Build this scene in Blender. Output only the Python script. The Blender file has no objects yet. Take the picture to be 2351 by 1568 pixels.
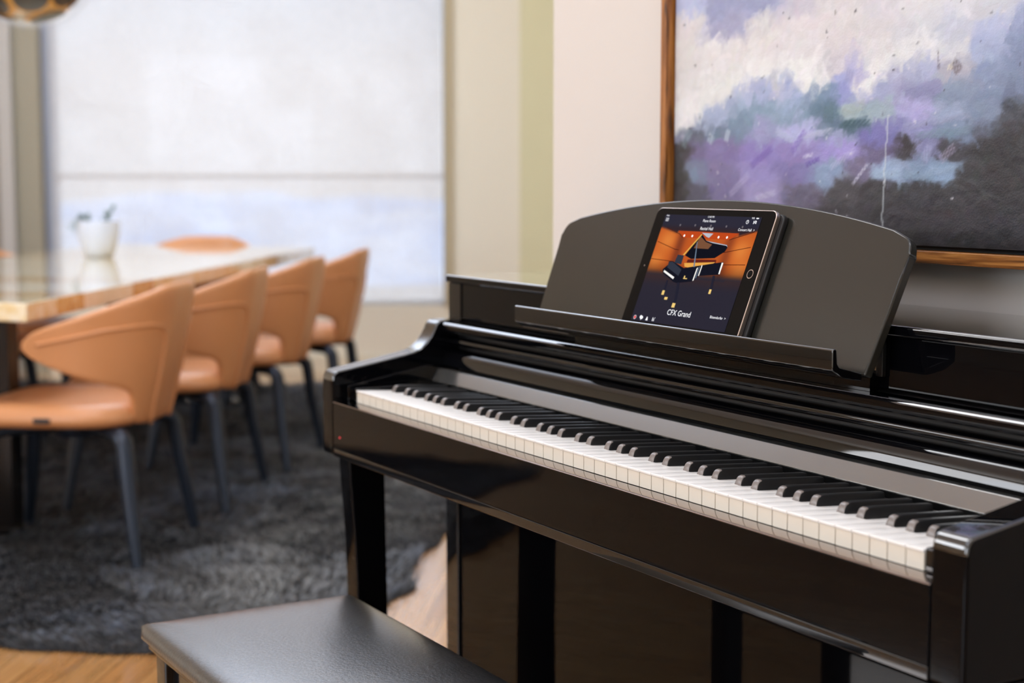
# light and exposure settings
SKY = 1.15
EXPO = 0.50
FSTOP = 4.0
LIGHTS = [
    ('bounce_fill_living', (1.0, -2.0, 2.5), (1.0, -2.0, 4), 2.4, 2.0, 48, (.78, .93, 1.19)),  # unseen fill added to brighten the ceiling over the living side
    ('bounce_fill_dining', (-3.8, .5, 2.5), (-3.8, .5, 4), 2.8, 2.4, 100, (.78, .93, 1.19)),  # added and unseen; turns the dining ceiling into a soft bounce source
    ('front_fill_light', (2.6, -5.45, 1.6), (-.6, 0, 1.0), 2.4, 2.0, 70, (.90, .97, 1.08)),  # unseen fill added behind the camera to light chairs and edges
    ('front_window_light_far', (-3.75, -5.45, 2.45), (-1.2, 0, 1.4), 2.3, 1.3, 62, (.95, .97, 1.02)),
    ('wall_wash_light', (1.4, -.15, 3.1), (1.2, .46, 1.2), .5, .4, 7, (.95, .97, 1)),
    ('edge_highlight_fill', (-1.05, -.35, 3.28), (-1.05, -.35, 0), 1.1, .9, 22, (.95, .98, 1.02)),  # unseen panel added to put highlight lines on the piano edges
]
import bpy, bmesh, math, random
import numpy as np
from mathutils import Vector, Matrix, noise
random.seed(7)
rng = np.random.default_rng(11)
SC = bpy.context.scene
COL = SC.collection
PI = math.pi

# ------------------------------------------------------------------ materials
def lin(c):
    return tuple(((x / 255) / 12.92 if x / 255 <= .04045 else ((x / 255 + .055) / 1.055) ** 2.4) for x in c)

def col(c): return (*lin(c), 1)

def new_mat(name):
    m = bpy.data.materials.new(name); m.use_nodes = True
    nt = m.node_tree; nt.nodes.clear()
    out = nt.nodes.new('ShaderNodeOutputMaterial')
    return m, nt, out

def N(nt, t, **kw):
    n = nt.nodes.new(t)
    for k, v in kw.items():
        if k in n.inputs: n.inputs[k].default_value = v
        else: setattr(n, k, v)
    return n

def pbr(name, c, rough=.5, metal=0., ior=1.5, coat=0., coat_rough=.03, spec=None, var=0., vscale=8., bump=0., bscale=60., sheen=0.):
    m, nt, out = new_mat(name)
    b = N(nt, 'ShaderNodeBsdfPrincipled')
    b.inputs['Roughness'].default_value = rough; b.inputs['Metallic'].default_value = metal
    b.inputs['IOR'].default_value = ior; b.inputs['Coat Weight'].default_value = coat
    b.inputs['Coat Roughness'].default_value = coat_rough
    if spec is not None: b.inputs['Specular IOR Level'].default_value = spec
    b.inputs['Sheen Weight'].default_value = sheen
    tc = N(nt, 'ShaderNodeTexCoord')
    nz = N(nt, 'ShaderNodeTexNoise'); nz.inputs['Scale'].default_value = vscale; nz.inputs['Detail'].default_value = 4
    nt.links.new(tc.outputs['Object'], nz.inputs['Vector'])
    hi = tuple(min(1, x * (1 + var)) for x in lin(c)); lo = tuple(x * (1 - var) for x in lin(c))
    mx = N(nt, 'ShaderNodeMix'); mx.data_type = 'RGBA'
    mx.inputs[6].default_value = (*lo, 1); mx.inputs[7].default_value = (*hi, 1)
    nt.links.new(nz.outputs['Fac'], mx.inputs[0]); nt.links.new(mx.outputs[2], b.inputs['Base Color'])
    if bump > 0:
        n2 = N(nt, 'ShaderNodeTexNoise'); n2.inputs['Scale'].default_value = bscale; n2.inputs['Detail'].default_value = 5
        nt.links.new(tc.outputs['Object'], n2.inputs['Vector'])
        bp = N(nt, 'ShaderNodeBump'); bp.inputs['Strength'].default_value = bump; bp.inputs['Distance'].default_value = .002
        nt.links.new(n2.outputs['Fac'], bp.inputs['Height']); nt.links.new(bp.outputs['Normal'], b.inputs['Normal'])
    nt.links.new(b.outputs[0], out.inputs[0])
    return m

def emit(name, c, s):
    m, nt, out = new_mat(name)
    e = N(nt, 'ShaderNodeEmission'); e.inputs[0].default_value = col(c); e.inputs[1].default_value = s
    nt.links.new(e.outputs[0], out.inputs[0]); return m

M = {}
M['gloss'] = pbr('gloss_black_lacquer', (5, 5, 7), .03, ior=1.5, var=.1)
M['glossf'] = pbr('gloss_black_front_lacquer', (5, 5, 7), .03, ior=1.19, var=.1)  # same lacquer, reflection weakened so these faces stay dark
M['glosst'] = pbr('gloss_black_top_lacquer', (5, 5, 7), .03, ior=1.6, coat=1., coat_rough=.02, var=.1)  # same lacquer, reflection boosted so faces that look up shine
M['glossb'] = pbr('gloss_black_body_lacquer', (6, 5, 6), .03, ior=1.36, var=.1)
M['satin'] = pbr('satin_black', (22, 21, 22), .34, ior=1.5, var=.12, bump=.05, bscale=900)
M['rest'] = pbr('satin_rest_black', (36, 35, 31), .17, ior=1.5, var=.05, bump=.02, bscale=1500)
M['strip'] = pbr('satin_grey_strip', (136, 135, 133), .13, metal=.85, var=.04)
M['wkey'] = pbr('ivory_white_key', (232, 229, 225), .28, ior=1.45, coat=.2, var=.01)
M['wkeyfront'] = pbr('ivory_key_front', (222, 213, 198), .45, var=.01)
M['bkey'] = pbr('ebony_black_key', (26, 26, 27), .36, var=.1, bump=.05, bscale=900)
M['bkeyfront'] = pbr('black_key_sheen_front', (112, 103, 98), .3, var=.05)  # reflected sheen on the key ends painted in as grey
M['felt'] = pbr('dark_felt', (30, 27, 26), .9, var=.2)
M['led'] = emit('red_led', (225, 70, 80), .9)
M['metal'] = pbr('nickel', (170, 165, 160), .25, metal=1)
M['slipcap'] = pbr('boosted_mirror_slip_cap', (166, 154, 149), .05, metal=1)  # bright metal put in to strengthen the mirrored key fronts
M['dark'] = pbr('matte_black', (14, 14, 15), .5)

# ------------------------------------------------------------------ mesh helpers
def link(name, bm, mat, parent=None, smooth=None, bevel=0., seg=2, loc=None):
    me = bpy.data.meshes.new(name)
    bmesh.ops.recalc_face_normals(bm, faces=bm.faces)
    if smooth is not None:
        for f in bm.faces: f.smooth = True
        lim = math.radians(smooth)
        for e in bm.edges:
            if len(e.link_faces) == 2 and e.calc_face_angle(0) > lim: e.smooth = False
    bm.to_mesh(me); bm.free()
    o = bpy.data.objects.new(name, me); COL.objects.link(o)
    if mat is not None:
        for mm in (mat if isinstance(mat, (list, tuple)) else [mat]): me.materials.append(mm)
    if parent is not None: o.parent = parent
    if loc is not None: o.location = loc
    if bevel > 0:
        b = o.modifiers.new('edge', 'BEVEL'); b.width = bevel; b.segments = seg; b.limit_method = 'ANGLE'
        b.angle_limit = math.radians(35); b.harden_normals = False
        for p in me.polygons: p.use_smooth = True
        w = o.modifiers.new('wn', 'WEIGHTED_NORMAL'); w.keep_sharp = True
    return o

def box(bm, x0, x1, y0, y1, z0, z1, mi=0, mtx=None):
    vs = [Vector((x, y, z)) for x in (x0, x1) for y in (y0, y1) for z in (z0, z1)]
    if mtx is not None: vs = [mtx @ v for v in vs]
    v = [bm.verts.new(p) for p in vs]
    for q in ((0, 1, 3, 2), (4, 6, 7, 5), (0, 4, 5, 1), (2, 3, 7, 6), (0, 2, 6, 4), (1, 5, 7, 3)):
        f = bm.faces.new([v[i] for i in q]); f.material_index = mi

def boxes(name, mat, parent, *bs, bevel=0., seg=2, mtx=None):
    bm = bmesh.new()
    for b in bs: box(bm, *b, mtx=mtx)
    return link(name, bm, mat, parent, bevel=bevel, seg=seg)

def each(name, mat, parent, *bs, **k):
    for b in bs: boxes(name, mat, parent, b, **k)

def top_sheen(o, sheen_edges=True):
    'one lacquer; faces that look up get boosted reflection put in to brighten them'
    for f in o.data.polygons: f.material_index = 1 if f.normal.z > .12 else 0
    if 'edge' in o.modifiers and sheen_edges: o.modifiers['edge'].material = 1
    return o

def prism_x(bm, prof, x0, x1, mi=0):
    """closed (y,z) profile extruded along x"""
    a = [bm.verts.new((x0, y, z)) for y, z in prof]; b = [bm.verts.new((x1, y, z)) for y, z in prof]
    n = len(prof)
    for i in range(n):
        f = bm.faces.new((a[i], a[(i + 1) % n], b[(i + 1) % n], b[i])); f.material_index = mi
    f = bm.faces.new(a); f.material_index = mi
    f = bm.faces.new(b[::-1]); f.material_index = mi

def ext(name, prof, x0, x1, mat, parent, bevel=0., seg=2, smooth=None):
    bm = bmesh.new(); prism_x(bm, prof, x0, x1)
    return link(name, bm, mat, parent, bevel=bevel, seg=seg, smooth=smooth)

def tube(bm, pts, rad, sides=10, cap=True, flat=None, mi=0):
    """swept tube; rad float or list of float / (ra,rb)"""
    pts = [Vector(p) for p in pts]; n = len(pts); rings = []
    up = None
    for i, p in enumerate(pts):
        t = (pts[min(i + 1, n - 1)] - pts[max(i - 1, 0)]).normalized()
        if up is None:
            ref = Vector((0, 0, 1)) if abs(t.z) < .9 else Vector((1, 0, 0))
            if flat is not None: ref = Vector(flat)
            up = (ref - t * ref.dot(t)).normalized()
        else: up = (up - t * up.dot(t)).normalized()
        s = t.cross(up)
        r = rad[i] if isinstance(rad, (list, tuple)) else rad
        ra, rb = r if isinstance(r, (list, tuple)) else (r, r)
        rings.append([bm.verts.new(p + up * (ra * math.cos(2 * PI * k / sides)) + s * (rb * math.sin(2 * PI * k / sides))) for k in range(sides)])
    for i in range(n - 1):
        for k in range(sides):
            f = bm.faces.new((rings[i][k], rings[i][(k + 1) % sides], rings[i + 1][(k + 1) % sides], rings[i + 1][k])); f.material_index = mi
    if cap: bm.faces.new(rings[0][::-1]).material_index = mi; bm.faces.new(rings[-1]).material_index = mi

def lathe(bm, prof, seg=32, c=(0, 0, 0), mi=0):
    rings = []
    for r, z in prof:
        if r < 1e-6: rings.append([bm.verts.new((c[0], c[1], c[2] + z))])
        else: rings.append([bm.verts.new((c[0] + r * math.cos(2 * PI * k / seg), c[1] + r * math.sin(2 * PI * k / seg), c[2] + z)) for k in range(seg)])
    for a, b in zip(rings, rings[1:]):
        for k in range(seg):
            l = (k + 1) % seg
            if len(a) == 1 and len(b) == 1: continue
            if len(a) == 1: f = bm.faces.new((a[0], b[l], b[k]))
            elif len(b) == 1: f = bm.faces.new((a[k], a[l], b[0]))
            else: f = bm.faces.new((a[k], a[l], b[l], b[k]))
            f.material_index = mi

def empty(name, label, cat, loc=(0, 0, 0), rz=0., group=None):
    o = bpy.data.objects.new(name, None); COL.objects.link(o)
    o.location = loc; o.rotation_euler = (0, 0, rz); o.empty_display_size = .05
    tag(o, label, cat, group); return o

def tag(o, label, cat, group=None, kind=None):
    if label: o['label'] = label
    if cat: o['category'] = cat
    if group: o['group'] = group
    if kind: o['kind'] = kind
    return o

def struct(name, bm, mat, smooth=None, bevel=0.):
    o = link(name, bm, mat, smooth=smooth, bevel=bevel); o['kind'] = 'structure'; return o

def copy_tree(o, parent=None):
    c = o.copy(); COL.objects.link(c)
    if parent is not None: c.parent = parent
    for ch in list(o.children): copy_tree(ch, c)
    return c

# ------------------------------------------------------------------ digital piano
XL, XR, AW = -.033, 1.255, .042          # inner faces of the two arms, arm width
piano = empty('digital_piano', 'polished black upright digital piano with open keyboard against the painting wall', 'piano', (0, 0, 0))
G = M['gloss']
arm_prof = [(-.0265, .633), (-.0265, .752), (-.0255, .759), (-.0225, .7645), (-.017, .7675), (.045, .7775), (.10, .7872), (.118, .7912),
            (.130, .7965), (.140, .8045), (.148, .8145), (.1535, .8245), (.157, .832), (.160, .8365), (.165, .839), (.172, .8395), (.41, .8395), (.41, .633)]
leg_prof = [(.000, .633), (.0015, .60), (.005, .555), (.009, .50), (.012, .43), (.0135, .33), (.0125, .20), (.009, .10), (.004, .04), (.0, .0), (.074, .0), (.069, .2), (.066, .4), (.0625, .633)]
for x0, x1 in ((XL - AW, XL), (XR, XR + AW)):
    arm = ext('side_arm', arm_prof, x0, x1, [M['glossf'], M['glosst']], piano, bevel=.0045, seg=3)
    top_sheen(arm, False)
    ext('leg', leg_prof, x0, x1, M['glossf'], piano, bevel=.003)
    boxes('side_panel', G, piano, (x0, x1, .195, .412, .0, .6325), bevel=.002)
    boxes('foot_rail', G, piano, (x0 + .001, x1 - .001, .0745, .1945, 0, .05), bevel=.004)
    ext('cheek_liner', [(-.003, .72), (-.003, .744), (.143, .7695), (.165, .7695), (.165, .72)], (XL if x0 < 0 else XR - .007), (XL + .007 if x0 < 0 else XR), G, piano, bevel=.001)
each('key_block', G, piano, (XL + .0071, -.0012, -.001, .16, .7205, .7425), (1.2232, XR - .0071, -.001, .16, .7205, .7425), bevel=.002)
ext('key_slip', [(-.0262, .646), (-.0262, .7183), (.0, .7183), (.0, .646)], XL, XR, M['glossf'], piano, bevel=.001)
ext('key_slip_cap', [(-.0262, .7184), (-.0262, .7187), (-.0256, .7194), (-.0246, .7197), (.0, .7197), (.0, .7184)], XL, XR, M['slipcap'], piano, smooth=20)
boxes('keybed', G, piano, (XL, XR, -.0262, .41, .633, .6455), bevel=.001)
boxes('key_frame', M['felt'], piano, (XL, XR, .001, .16, .6456, .718))
ext('key_strip', [(.1440, .7440), (.158, .7628), (.1745, .7628), (.1745, .744), (.1455, .742)], XL + .0072, XR - .0072, M['strip'], piano, bevel=.0008)
boxes('back_board', M['dark'], piano, (XL, XR, .1985, .206, .72, .8325))
face = [(.1657, .7682), (.1667, .772), (.1688, .7785), (.1715, .7842), (.1750, .7887), (.1785, .7912), (.1825, .7925), (.198, .7925), (.198, .7665), (.1675, .7665)]
ext('cover_face', face, XL, XR, G, piano, smooth=28)
nose = [(.198, .7995)] + [(.1805 - .0062 * math.sin(a), .8058 - .0062 * math.cos(a)) for a in np.linspace(.15, PI - .15, 9)] + [(.198, .812)]
ext('sliding_key_cover', nose, XL, XR, G, piano, smooth=28)
rail = [(.1672, .8222), (.1663, .826), (.1660, .8322), (.1666, .8333), (.1686, .8354), (.1700, .8362), (.1975, .8362), (.1975, .8222)]
top_sheen(ext('front_rail', rail, XL, XR, [M['glossf'], M['glosst']], piano, smooth=28))
boxes('shelf', M['satin'], piano, (XL, XR, .1976, .30, .8335, .8362))
body = boxes('upper_body', M['glossf'], piano, (XL - .037, XR + .037, .202, .41, .8397, .8985), bevel=.0015)
# recessed front panel edge posts
each('end_post', M['glossb'], body, (XL - .0375, XL + .004, .1995, .21, .838, .8983), (XR - .004, XR + .0375, .1995, .21, .838, .8983), bevel=.0012)
top_sheen(boxes('top_lid', [M['glossf'], M['glosst']], piano, (XL - .044, XR + .044, .1965, .415, .8988, .9112), bevel=.003, seg=3))
boxes('lower_panel', M['glossf'], piano, (XL + .0005, XR - .0005, .2, .215, .06, .6325), bevel=.001)
bm = bmesh.new(); bmesh.ops.create_uvsphere(bm, u_segments=12, v_segments=8, radius=.0015, matrix=Matrix.Translation((-.0071, -.0266, .6659)))
tag(link('power_light', bm, M['led'], piano, smooth=60), 'small glowing red power light', None)
up = boxes('usb_port', M['dark'], piano, (.933, .955, .196, .2019, .853, .891), bevel=.0008)
up2 = boxes('usb_socket', M['metal'], up, (.9405, .9465, .1952, .1962, .856, .871))
bm = bmesh.new()
tube(bm, [(.943, .1958, .876), (.943, .1958, .887)], .0004, 6); tube(bm, [(.939, .1958, .880), (.943, .1958, .878), (.947, .1958, .882)], .0004, 6)
link('usb_symbol', bm, M['metal'], up)

# keys.  white tops fall slightly toward the back
KT = .74; TILT = -.0655; WP = .0235; KL = .1432
def kz(y): return KT + TILT * y
def white_key_mesh(kind):
    """kind: (cut left, cut right) in metres for the rear part"""
    cl, cr = kind
    g = .0005
    bm = bmesh.new()
    x0, x1 = g, WP - g
    # front slab with lip, then narrower rear slab
    def slab(xa, xb, ya, yb, t):
        v = []
        for y in (ya, yb):
            for z in (-t, 0):
                for x in (xa, xb): v.append(bm.verts.new((x, y, kz(y) + z)))
        for q in ((0, 1, 3, 2), (4, 6, 7, 5), (0, 4, 5, 1), (2, 3, 7, 6), (0, 2, 6, 4), (1, 5, 7, 3)): bm.faces.new([v[i] for i in q])
    slab(x0, x1, -.0012, .0505, .0032)
    slab(x0 + cl, x1 - cr, .0502, KL, .0032)
    bmesh.ops.recalc_face_normals(bm, faces=bm.faces)
    es = [e for e in bm.edges if all(v.co.y < .03 for v in e.verts) or (abs(e.verts[0].co.y - e.verts[1].co.y) > .02)]
    es = [e for e in es if max(v.co.z - kz(v.co.y) for v in e.verts) > -.001 or all(v.co.y < .0 for v in e.verts)]
    bmesh.ops.bevel(bm, geom=es, offset=.0007, segments=2, affect='EDGES', profile=.5)
    n0 = len(bm.faces)
    for f in bm.faces: f.material_index = 0
    for (xa, xb, ya, yb) in ((x0 + .0002, x1 - .0002, .0, .0505), (x0 + cl + .0002, x1 - cr - .0002, .0506, KL)):
        v = []
        for y in (ya, yb):
            for zz in (.7203, kz(y) - .0031):
                for x in (xa, xb): v.append(bm.verts.new((x, y, zz)))
        for q in ((0, 1, 3, 2), (4, 6, 7, 5), (0, 4, 5, 1), (2, 3, 7, 6), (0, 2, 6, 4), (1, 5, 7, 3)):
            f = bm.faces.new([v[i] for i in q]); f.material_index = 1
    return bm

BOFF = {'C': -.0022, 'D': .0022, 'F': -.0032, 'G': 0., 'A': .0032}
BW = .0068      # half of the slot a black key needs
wnames = ['A', 'B'] + list('CDEFGAB') * 7 + ['C']
def has_sharp(i): return wnames[i] in BOFF and i < 51
cache = {}
for i, nm in enumerate(wnames):
    cr = BW - BOFF[nm] if has_sharp(i) else 0.
    cl = BW + BOFF[wnames[i - 1]] if i > 0 and has_sharp(i - 1) else 0.
    key = (round(cl, 4), round(cr, 4))
    if key not in cache:
        o = link('white_key', white_key_mesh(key), [M['wkey'], M['wkeyfront']], piano, smooth=50); cache[key] = o.data
    else:
        o = bpy.data.objects.new('white_key', cache[key]); COL.objects.link(o); o.parent = piano
    o.location.x = i * WP
def black_key_mesh():
    bm = bmesh.new()
    ys = [.0500, .0512, .0528, .0548, .0572, .062, .10, KL + .0005]
    hs = [.0004, .0052, .0083, .0100, .0108, .0112, .0113, .0113]
    rings = []
    for y, h in zip(ys, hs):
        z0 = kz(y) - .012; zt = kz(y) + h
        wb = .0056; wt = .0056 - .0011 * (h / .0113); r = min(.0015, h * .3 + .0001)
        rings.append([bm.verts.new(p) for p in ((-wb, y, z0), (-wb, y, kz(y)), (-wt, y, zt - r), (-wt + r * .35, y, zt - r * .3), (-wt + r, y, zt),
                                                (wt - r, y, zt), (wt - r * .35, y, zt - r * .3), (wt, y, zt - r), (wb, y, kz(y)), (wb, y, z0))])
    for q, (a, b) in enumerate(zip(rings, rings[1:])):
        for k in range(10): bm.faces.new((a[k], a[(k + 1) % 10], b[(k + 1) % 10], b[k])).material_index = 1 if q < 4 and 2 <= k <= 6 else 0
    bm.faces.new(rings[0][::-1]).material_index = 1; bm.faces.new(rings[-1])
    return bm
bk = None
for i, nm in enumerate(wnames):
    if not has_sharp(i): continue
    if bk is None: o = bk = link('black_key', black_key_mesh(), [M['bkey'], M['bkeyfront']], piano, smooth=40)
    else: o = bpy.data.objects.new('black_key', bk.data); COL.objects.link(o); o.parent = piano
    o.location.x = (i + 1) * WP + BOFF[nm]

# music rest: leaning board + ledge
RY0, RZ0, RXO = .1532, .8593, .0225
RD = Vector((0, .371, .9285)).normalized(); RN = Vector((0, -RD.z, RD.y))
def on_rest(x, s, d): return Vector((x + RXO, RY0, RZ0)) + RD * s + RN * d
half = [(.344, 0.), (.3465, .03), (.3495, .07), (.352, .11), (.3533, .138)]
for a in np.linspace(0, 1.25, 7): half.append((.3533 - .02 * (1 - math.cos(a)), .138 + .022 * math.sin(a)))
arch = [(x, .1975 - (.1975 - .163) * (x / .335) ** 2.0) for x in np.linspace(.318, 0.0, 16)]
half += arch
outl = [(.607 + x, s) for x, s in half] + [(.607 - x, s) for x, s in half[::-1][1:]]
bm = bmesh.new()
fr = [bm.verts.new(on_rest(x, s, 0)) for x, s in outl]; bk_ = [bm.verts.new(on_rest(x, s, -.012)) for x, s in outl]
bm.faces.new(fr); bm.faces.new(bk_[::-1])
for i in range(len(outl)):
    j = (i + 1) % len(outl); bm.faces.new((fr[i], bk_[i], bk_[j], fr[j]))
rest = link('music_rest', bm, M['rest'], piano, bevel=.0034, seg=4)
rest.modifiers.remove(rest.modifiers['wn']); rest.modifiers['edge'].harden_normals = True
tray = [(.1345, .8625), (.1340, .866), (.1340, .8835), (.1352, .8856), (.1385, .8856), (.1400, .8838), (.1412, .8700), (.1445, .8655), (.1760, .8572), (.1760, .8490), (.1500, .8535)]
tray = [(y - .022, z + .0037) for y, z in tray]
top_sheen(ext('rest_ledge', tray, .276 + RXO, .9465 + RXO, [M['glossb'], M['glosst']], rest, smooth=30, bevel=.0009))
each('rest_bracket', M['glossf'], rest, (.34, .945, .1880, .2015, .8365, .858))

# ------------------------------------------------------------------ tablet
TAB = (.4960, .7420, .0085, .1790)
tablet = empty('tablet_computer', 'black tablet with a silver rim showing a grand piano, on the music rest', 'tablet')
def slabr(name, x0, x1, s0, s1, d0, d1, r, mat, parent, bevel=0.):
    bm = bmesh.new(); pts = []
    for cx, cy, a0 in ((x1 - r, s1 - r, 0), (x0 + r, s1 - r, PI / 2), (x0 + r, s0 + r, PI), (x1 - r, s0 + r, 1.5 * PI)):
        for k in range(7): a = a0 + k * PI / 12; pts.append((cx + r * math.cos(a), cy + r * math.sin(a)))
    f = [bm.verts.new(on_rest(x, s, d1)) for x, s in pts]; b = [bm.verts.new(on_rest(x, s, d0)) for x, s in pts]
    bm.faces.new(f); bm.faces.new(b[::-1])
    for i in range(len(pts)): j = (i + 1) % len(pts); bm.faces.new((f[i], b[i], b[j], f[j]))
    return link(name, bm, mat, parent, bevel=bevel, seg=2)
M['tabrim'] = pbr('tablet_rim_metal', (205, 190, 182), .22, metal=1)
M['glassblk'] = pbr('tablet_black_glass', (8, 8, 9), .04, ior=1.3, spec=.16)
M['case'] = pbr('tablet_case', (16, 16, 17), .55)
x0, x1, s0, s1 = TAB
slabr('case', x0 + .001, x1 + .006, s0 - .001, s1 - .002, .0006, .0085, .009, M['case'], tablet, bevel=.002)
slabr('rim', x0, x1, s0, s1, .0087, .0155, .010, M['tabrim'], tablet, bevel=.001)
slabr('glass', x0 + .0013, x1 - .0013, s0 + .0013, s1 - .0013, .0150, .0158, .009, M['glassblk'], tablet)
SX0, SX1, SS1, SS0 = .5185, .7165, .1692, .0225
def sp(u, v, d): return on_rest(SX0 + (SX1 - SX0) * u, SS1 + (SS0 - SS1) * v, d)
# background of the screen: vertex coloured grid
def screen_colour(u, v):
    def sm(a, b, x): t = min(1, max(0, (x - a) / (b - a))); return t * t * (3 - 2 * t)
    navy = np.array((30, 31, 48.)); floor_ = np.array((29, 29, 44.))
    wallc = np.array((178, 80, 26.)); glow = np.array((214, 128, 56.)); dk = np.array((80, 28, 18.)); dark = np.array((38, 24, 32.))
    if v < .09: c = navy
    elif v > .56 + .02 * math.sin(u * 3): c = floor_ + np.array((16, 2, -8)) * (1 - sm(.56, .68, v))
    else:
        c = wallc.copy()
        for gu, gv in ((.12, .24), (.9, .3), (.05, .45), (.95, .48)):
            d2 = ((u - gu) / .1) ** 2 + ((v - gv) / .1) ** 2; c = c + (glow - c) * .75 * math.exp(-d2)
        # corners toward the back wall are darker, lower edge fades to floor
        c = c + (dk - c) * .6 * math.exp(-((u - .26) / .05) ** 2) + (dk - c) * .45 * math.exp(-((u - .77) / .05) ** 2)
        c = c * (1 - .35 * sm(.40, .56, v)); c = c + (floor_ - c) * sm(.50, .575, v)
        top = .13 + .09 * min(1, abs(u - .5) / .5 * 0 + max(0, 1 - abs(u - .5) / .3)) * .0
        if u < .2: top = .12 + (u / .2) * .05
        elif u > .83: top = .12 + ((1 - u) / .17) * .05
        else: top = .15
        c = dark + (c - dark) * sm(top - .012, top + .015, v)
        c = navy + (c - navy) * sm(.08, .14, v)
    return c
nu, nv = 110, 84
vs = np.zeros(((nu + 1) * (nv + 1), 3)); vc = np.ones(((nu + 1) * (nv + 1), 4))
k = 0
for j in range(nv + 1):
    for i in range(nu + 1):
        vs[k] = sp(i / nu, j / nv, .0161); vc[k, :3] = lin(np.clip(screen_colour(i / nu, j / nv), 0, 255)); k += 1
def grid_faces(nu, nv): return [(j * (nu + 1) + i, j * (nu + 1) + i + 1, (j + 1) * (nu + 1) + i + 1, (j + 1) * (nu + 1) + i) for j in range(nv) for i in range(nu)]
def vc_mesh(name, verts, faces, cols):
    me = bpy.data.meshes.new(name); me.from_pydata([tuple(map(float, v)) for v in verts], [], faces)
    a = me.color_attributes.new('paint', 'FLOAT_COLOR', 'POINT'); a.data.foreach_set('color', np.asarray(cols, dtype=np.float32).ravel())
    return me
def vc_emit(name, s):
    m, nt, out = new_mat(name)
    at = N(nt, 'ShaderNodeAttribute'); at.attribute_name = 'paint'
    e = N(nt, 'ShaderNodeEmission'); e.inputs[1].default_value = s
    g = N(nt, 'ShaderNodeBsdfGlossy'); g.inputs['Roughness'].default_value = .04
    fr_ = N(nt, 'ShaderNodeFresnel'); fr_.inputs[0].default_value = 1.17
    mx = N(nt, 'ShaderNodeMixShader')
    nt.links.new(at.outputs['Color'], e.inputs[0]); nt.links.new(fr_.outputs[0], mx.inputs[0])
    nt.links.new(e.outputs[0], mx.inputs[1]); nt.links.new(g.outputs[0], mx.inputs[2]); nt.links.new(mx.outputs[0], out.inputs[0]); return m
me = vc_mesh('screen', vs, [f[::-1] for f in grid_faces(nu, nv)], vc)
screen = bpy.data.objects.new('screen', me); COL.objects.link(screen); screen.parent = tablet
me.materials.append(vc_emit('screen_glow', .85))
EM = {}
def em(c, s=.85):
    k = (c, s)
    if k not in EM: EM[k] = emit('screen_%d_%d_%d' % c, c, s)
    return EM[k]
def shape_bm(bm, pts, d, mi):
    f = bm.faces.new([bm.verts.new(sp(u, v, d)) for u, v in pts]); f.material_index = mi
def disc(u, v, r, n=16): return [(u + r * .75 * math.cos(2 * PI * k / n), v + r * math.sin(2 * PI * k / n)) for k in range(n)]
bm = bmesh.new(); mats = [em((176, 66, 26)), em((70, 26, 18)), em((250, 246, 238), 1.1), em((104, 98, 104), .8)]
shape_bm(bm, [(0.201, 0.149), (0.829, 0.148), (0.754, 0.209), (0.27, 0.209)], .0162, 0)
def strk(pts, w, d, mi):
    for (u0, v0), (u1, v1) in zip(pts, pts[1:]):
        du, dv = u1 - u0, v1 - v0; L = math.hypot(du, dv); nx, ny = -dv / L * w, du / L * w
        shape_bm(bm, [(u0 + nx, v0 + ny), (u1 + nx, v1 + ny), (u1 - nx, v1 - ny), (u0 - nx, v0 - ny)], d, mi)
for p in ([(0.011, 0.258), (0.23, 0.321), (.27, .325)], [(0.27, 0.209), (.23, .18), (0.066, 0.126)], [(0.003, 0.422), (0.256, 0.433)], [(0.741, 0.323), (0.987, 0.262)], [(0.769, 0.43), (0.988, 0.416)], [(0.754, 0.209), (0.973, 0.13)]):
    strk(p, .0028, .0163, 1)
for u, v in ((0.28, 0.191), (0.366, 0.191), (0.64, 0.19), (0.725, 0.188)): shape_bm(bm, disc(u, v, .011), .0163, 2)
for u, v in ((0.199, 0.096), (0.36, 0.092), (0.524, 0.091), (0.683, 0.091), (0.844, 0.09)): shape_bm(bm, disc(u, v, .011), .0163, 3)
link('concert_hall_picture', bm, mats, screen)
bm = bmesh.new(); mats = [em((17, 18, 27)), em((112, 74, 52)), em((214, 164, 76)), em((172, 176, 186)), em((104, 120, 140)), em((46, 50, 62)), em((216, 156, 72)), em((92, 32, 26)), em((20, 21, 32)), em((238, 236, 232)), em((33, 33, 46)), em((226, 192, 116))]
D0 = .0164
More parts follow.
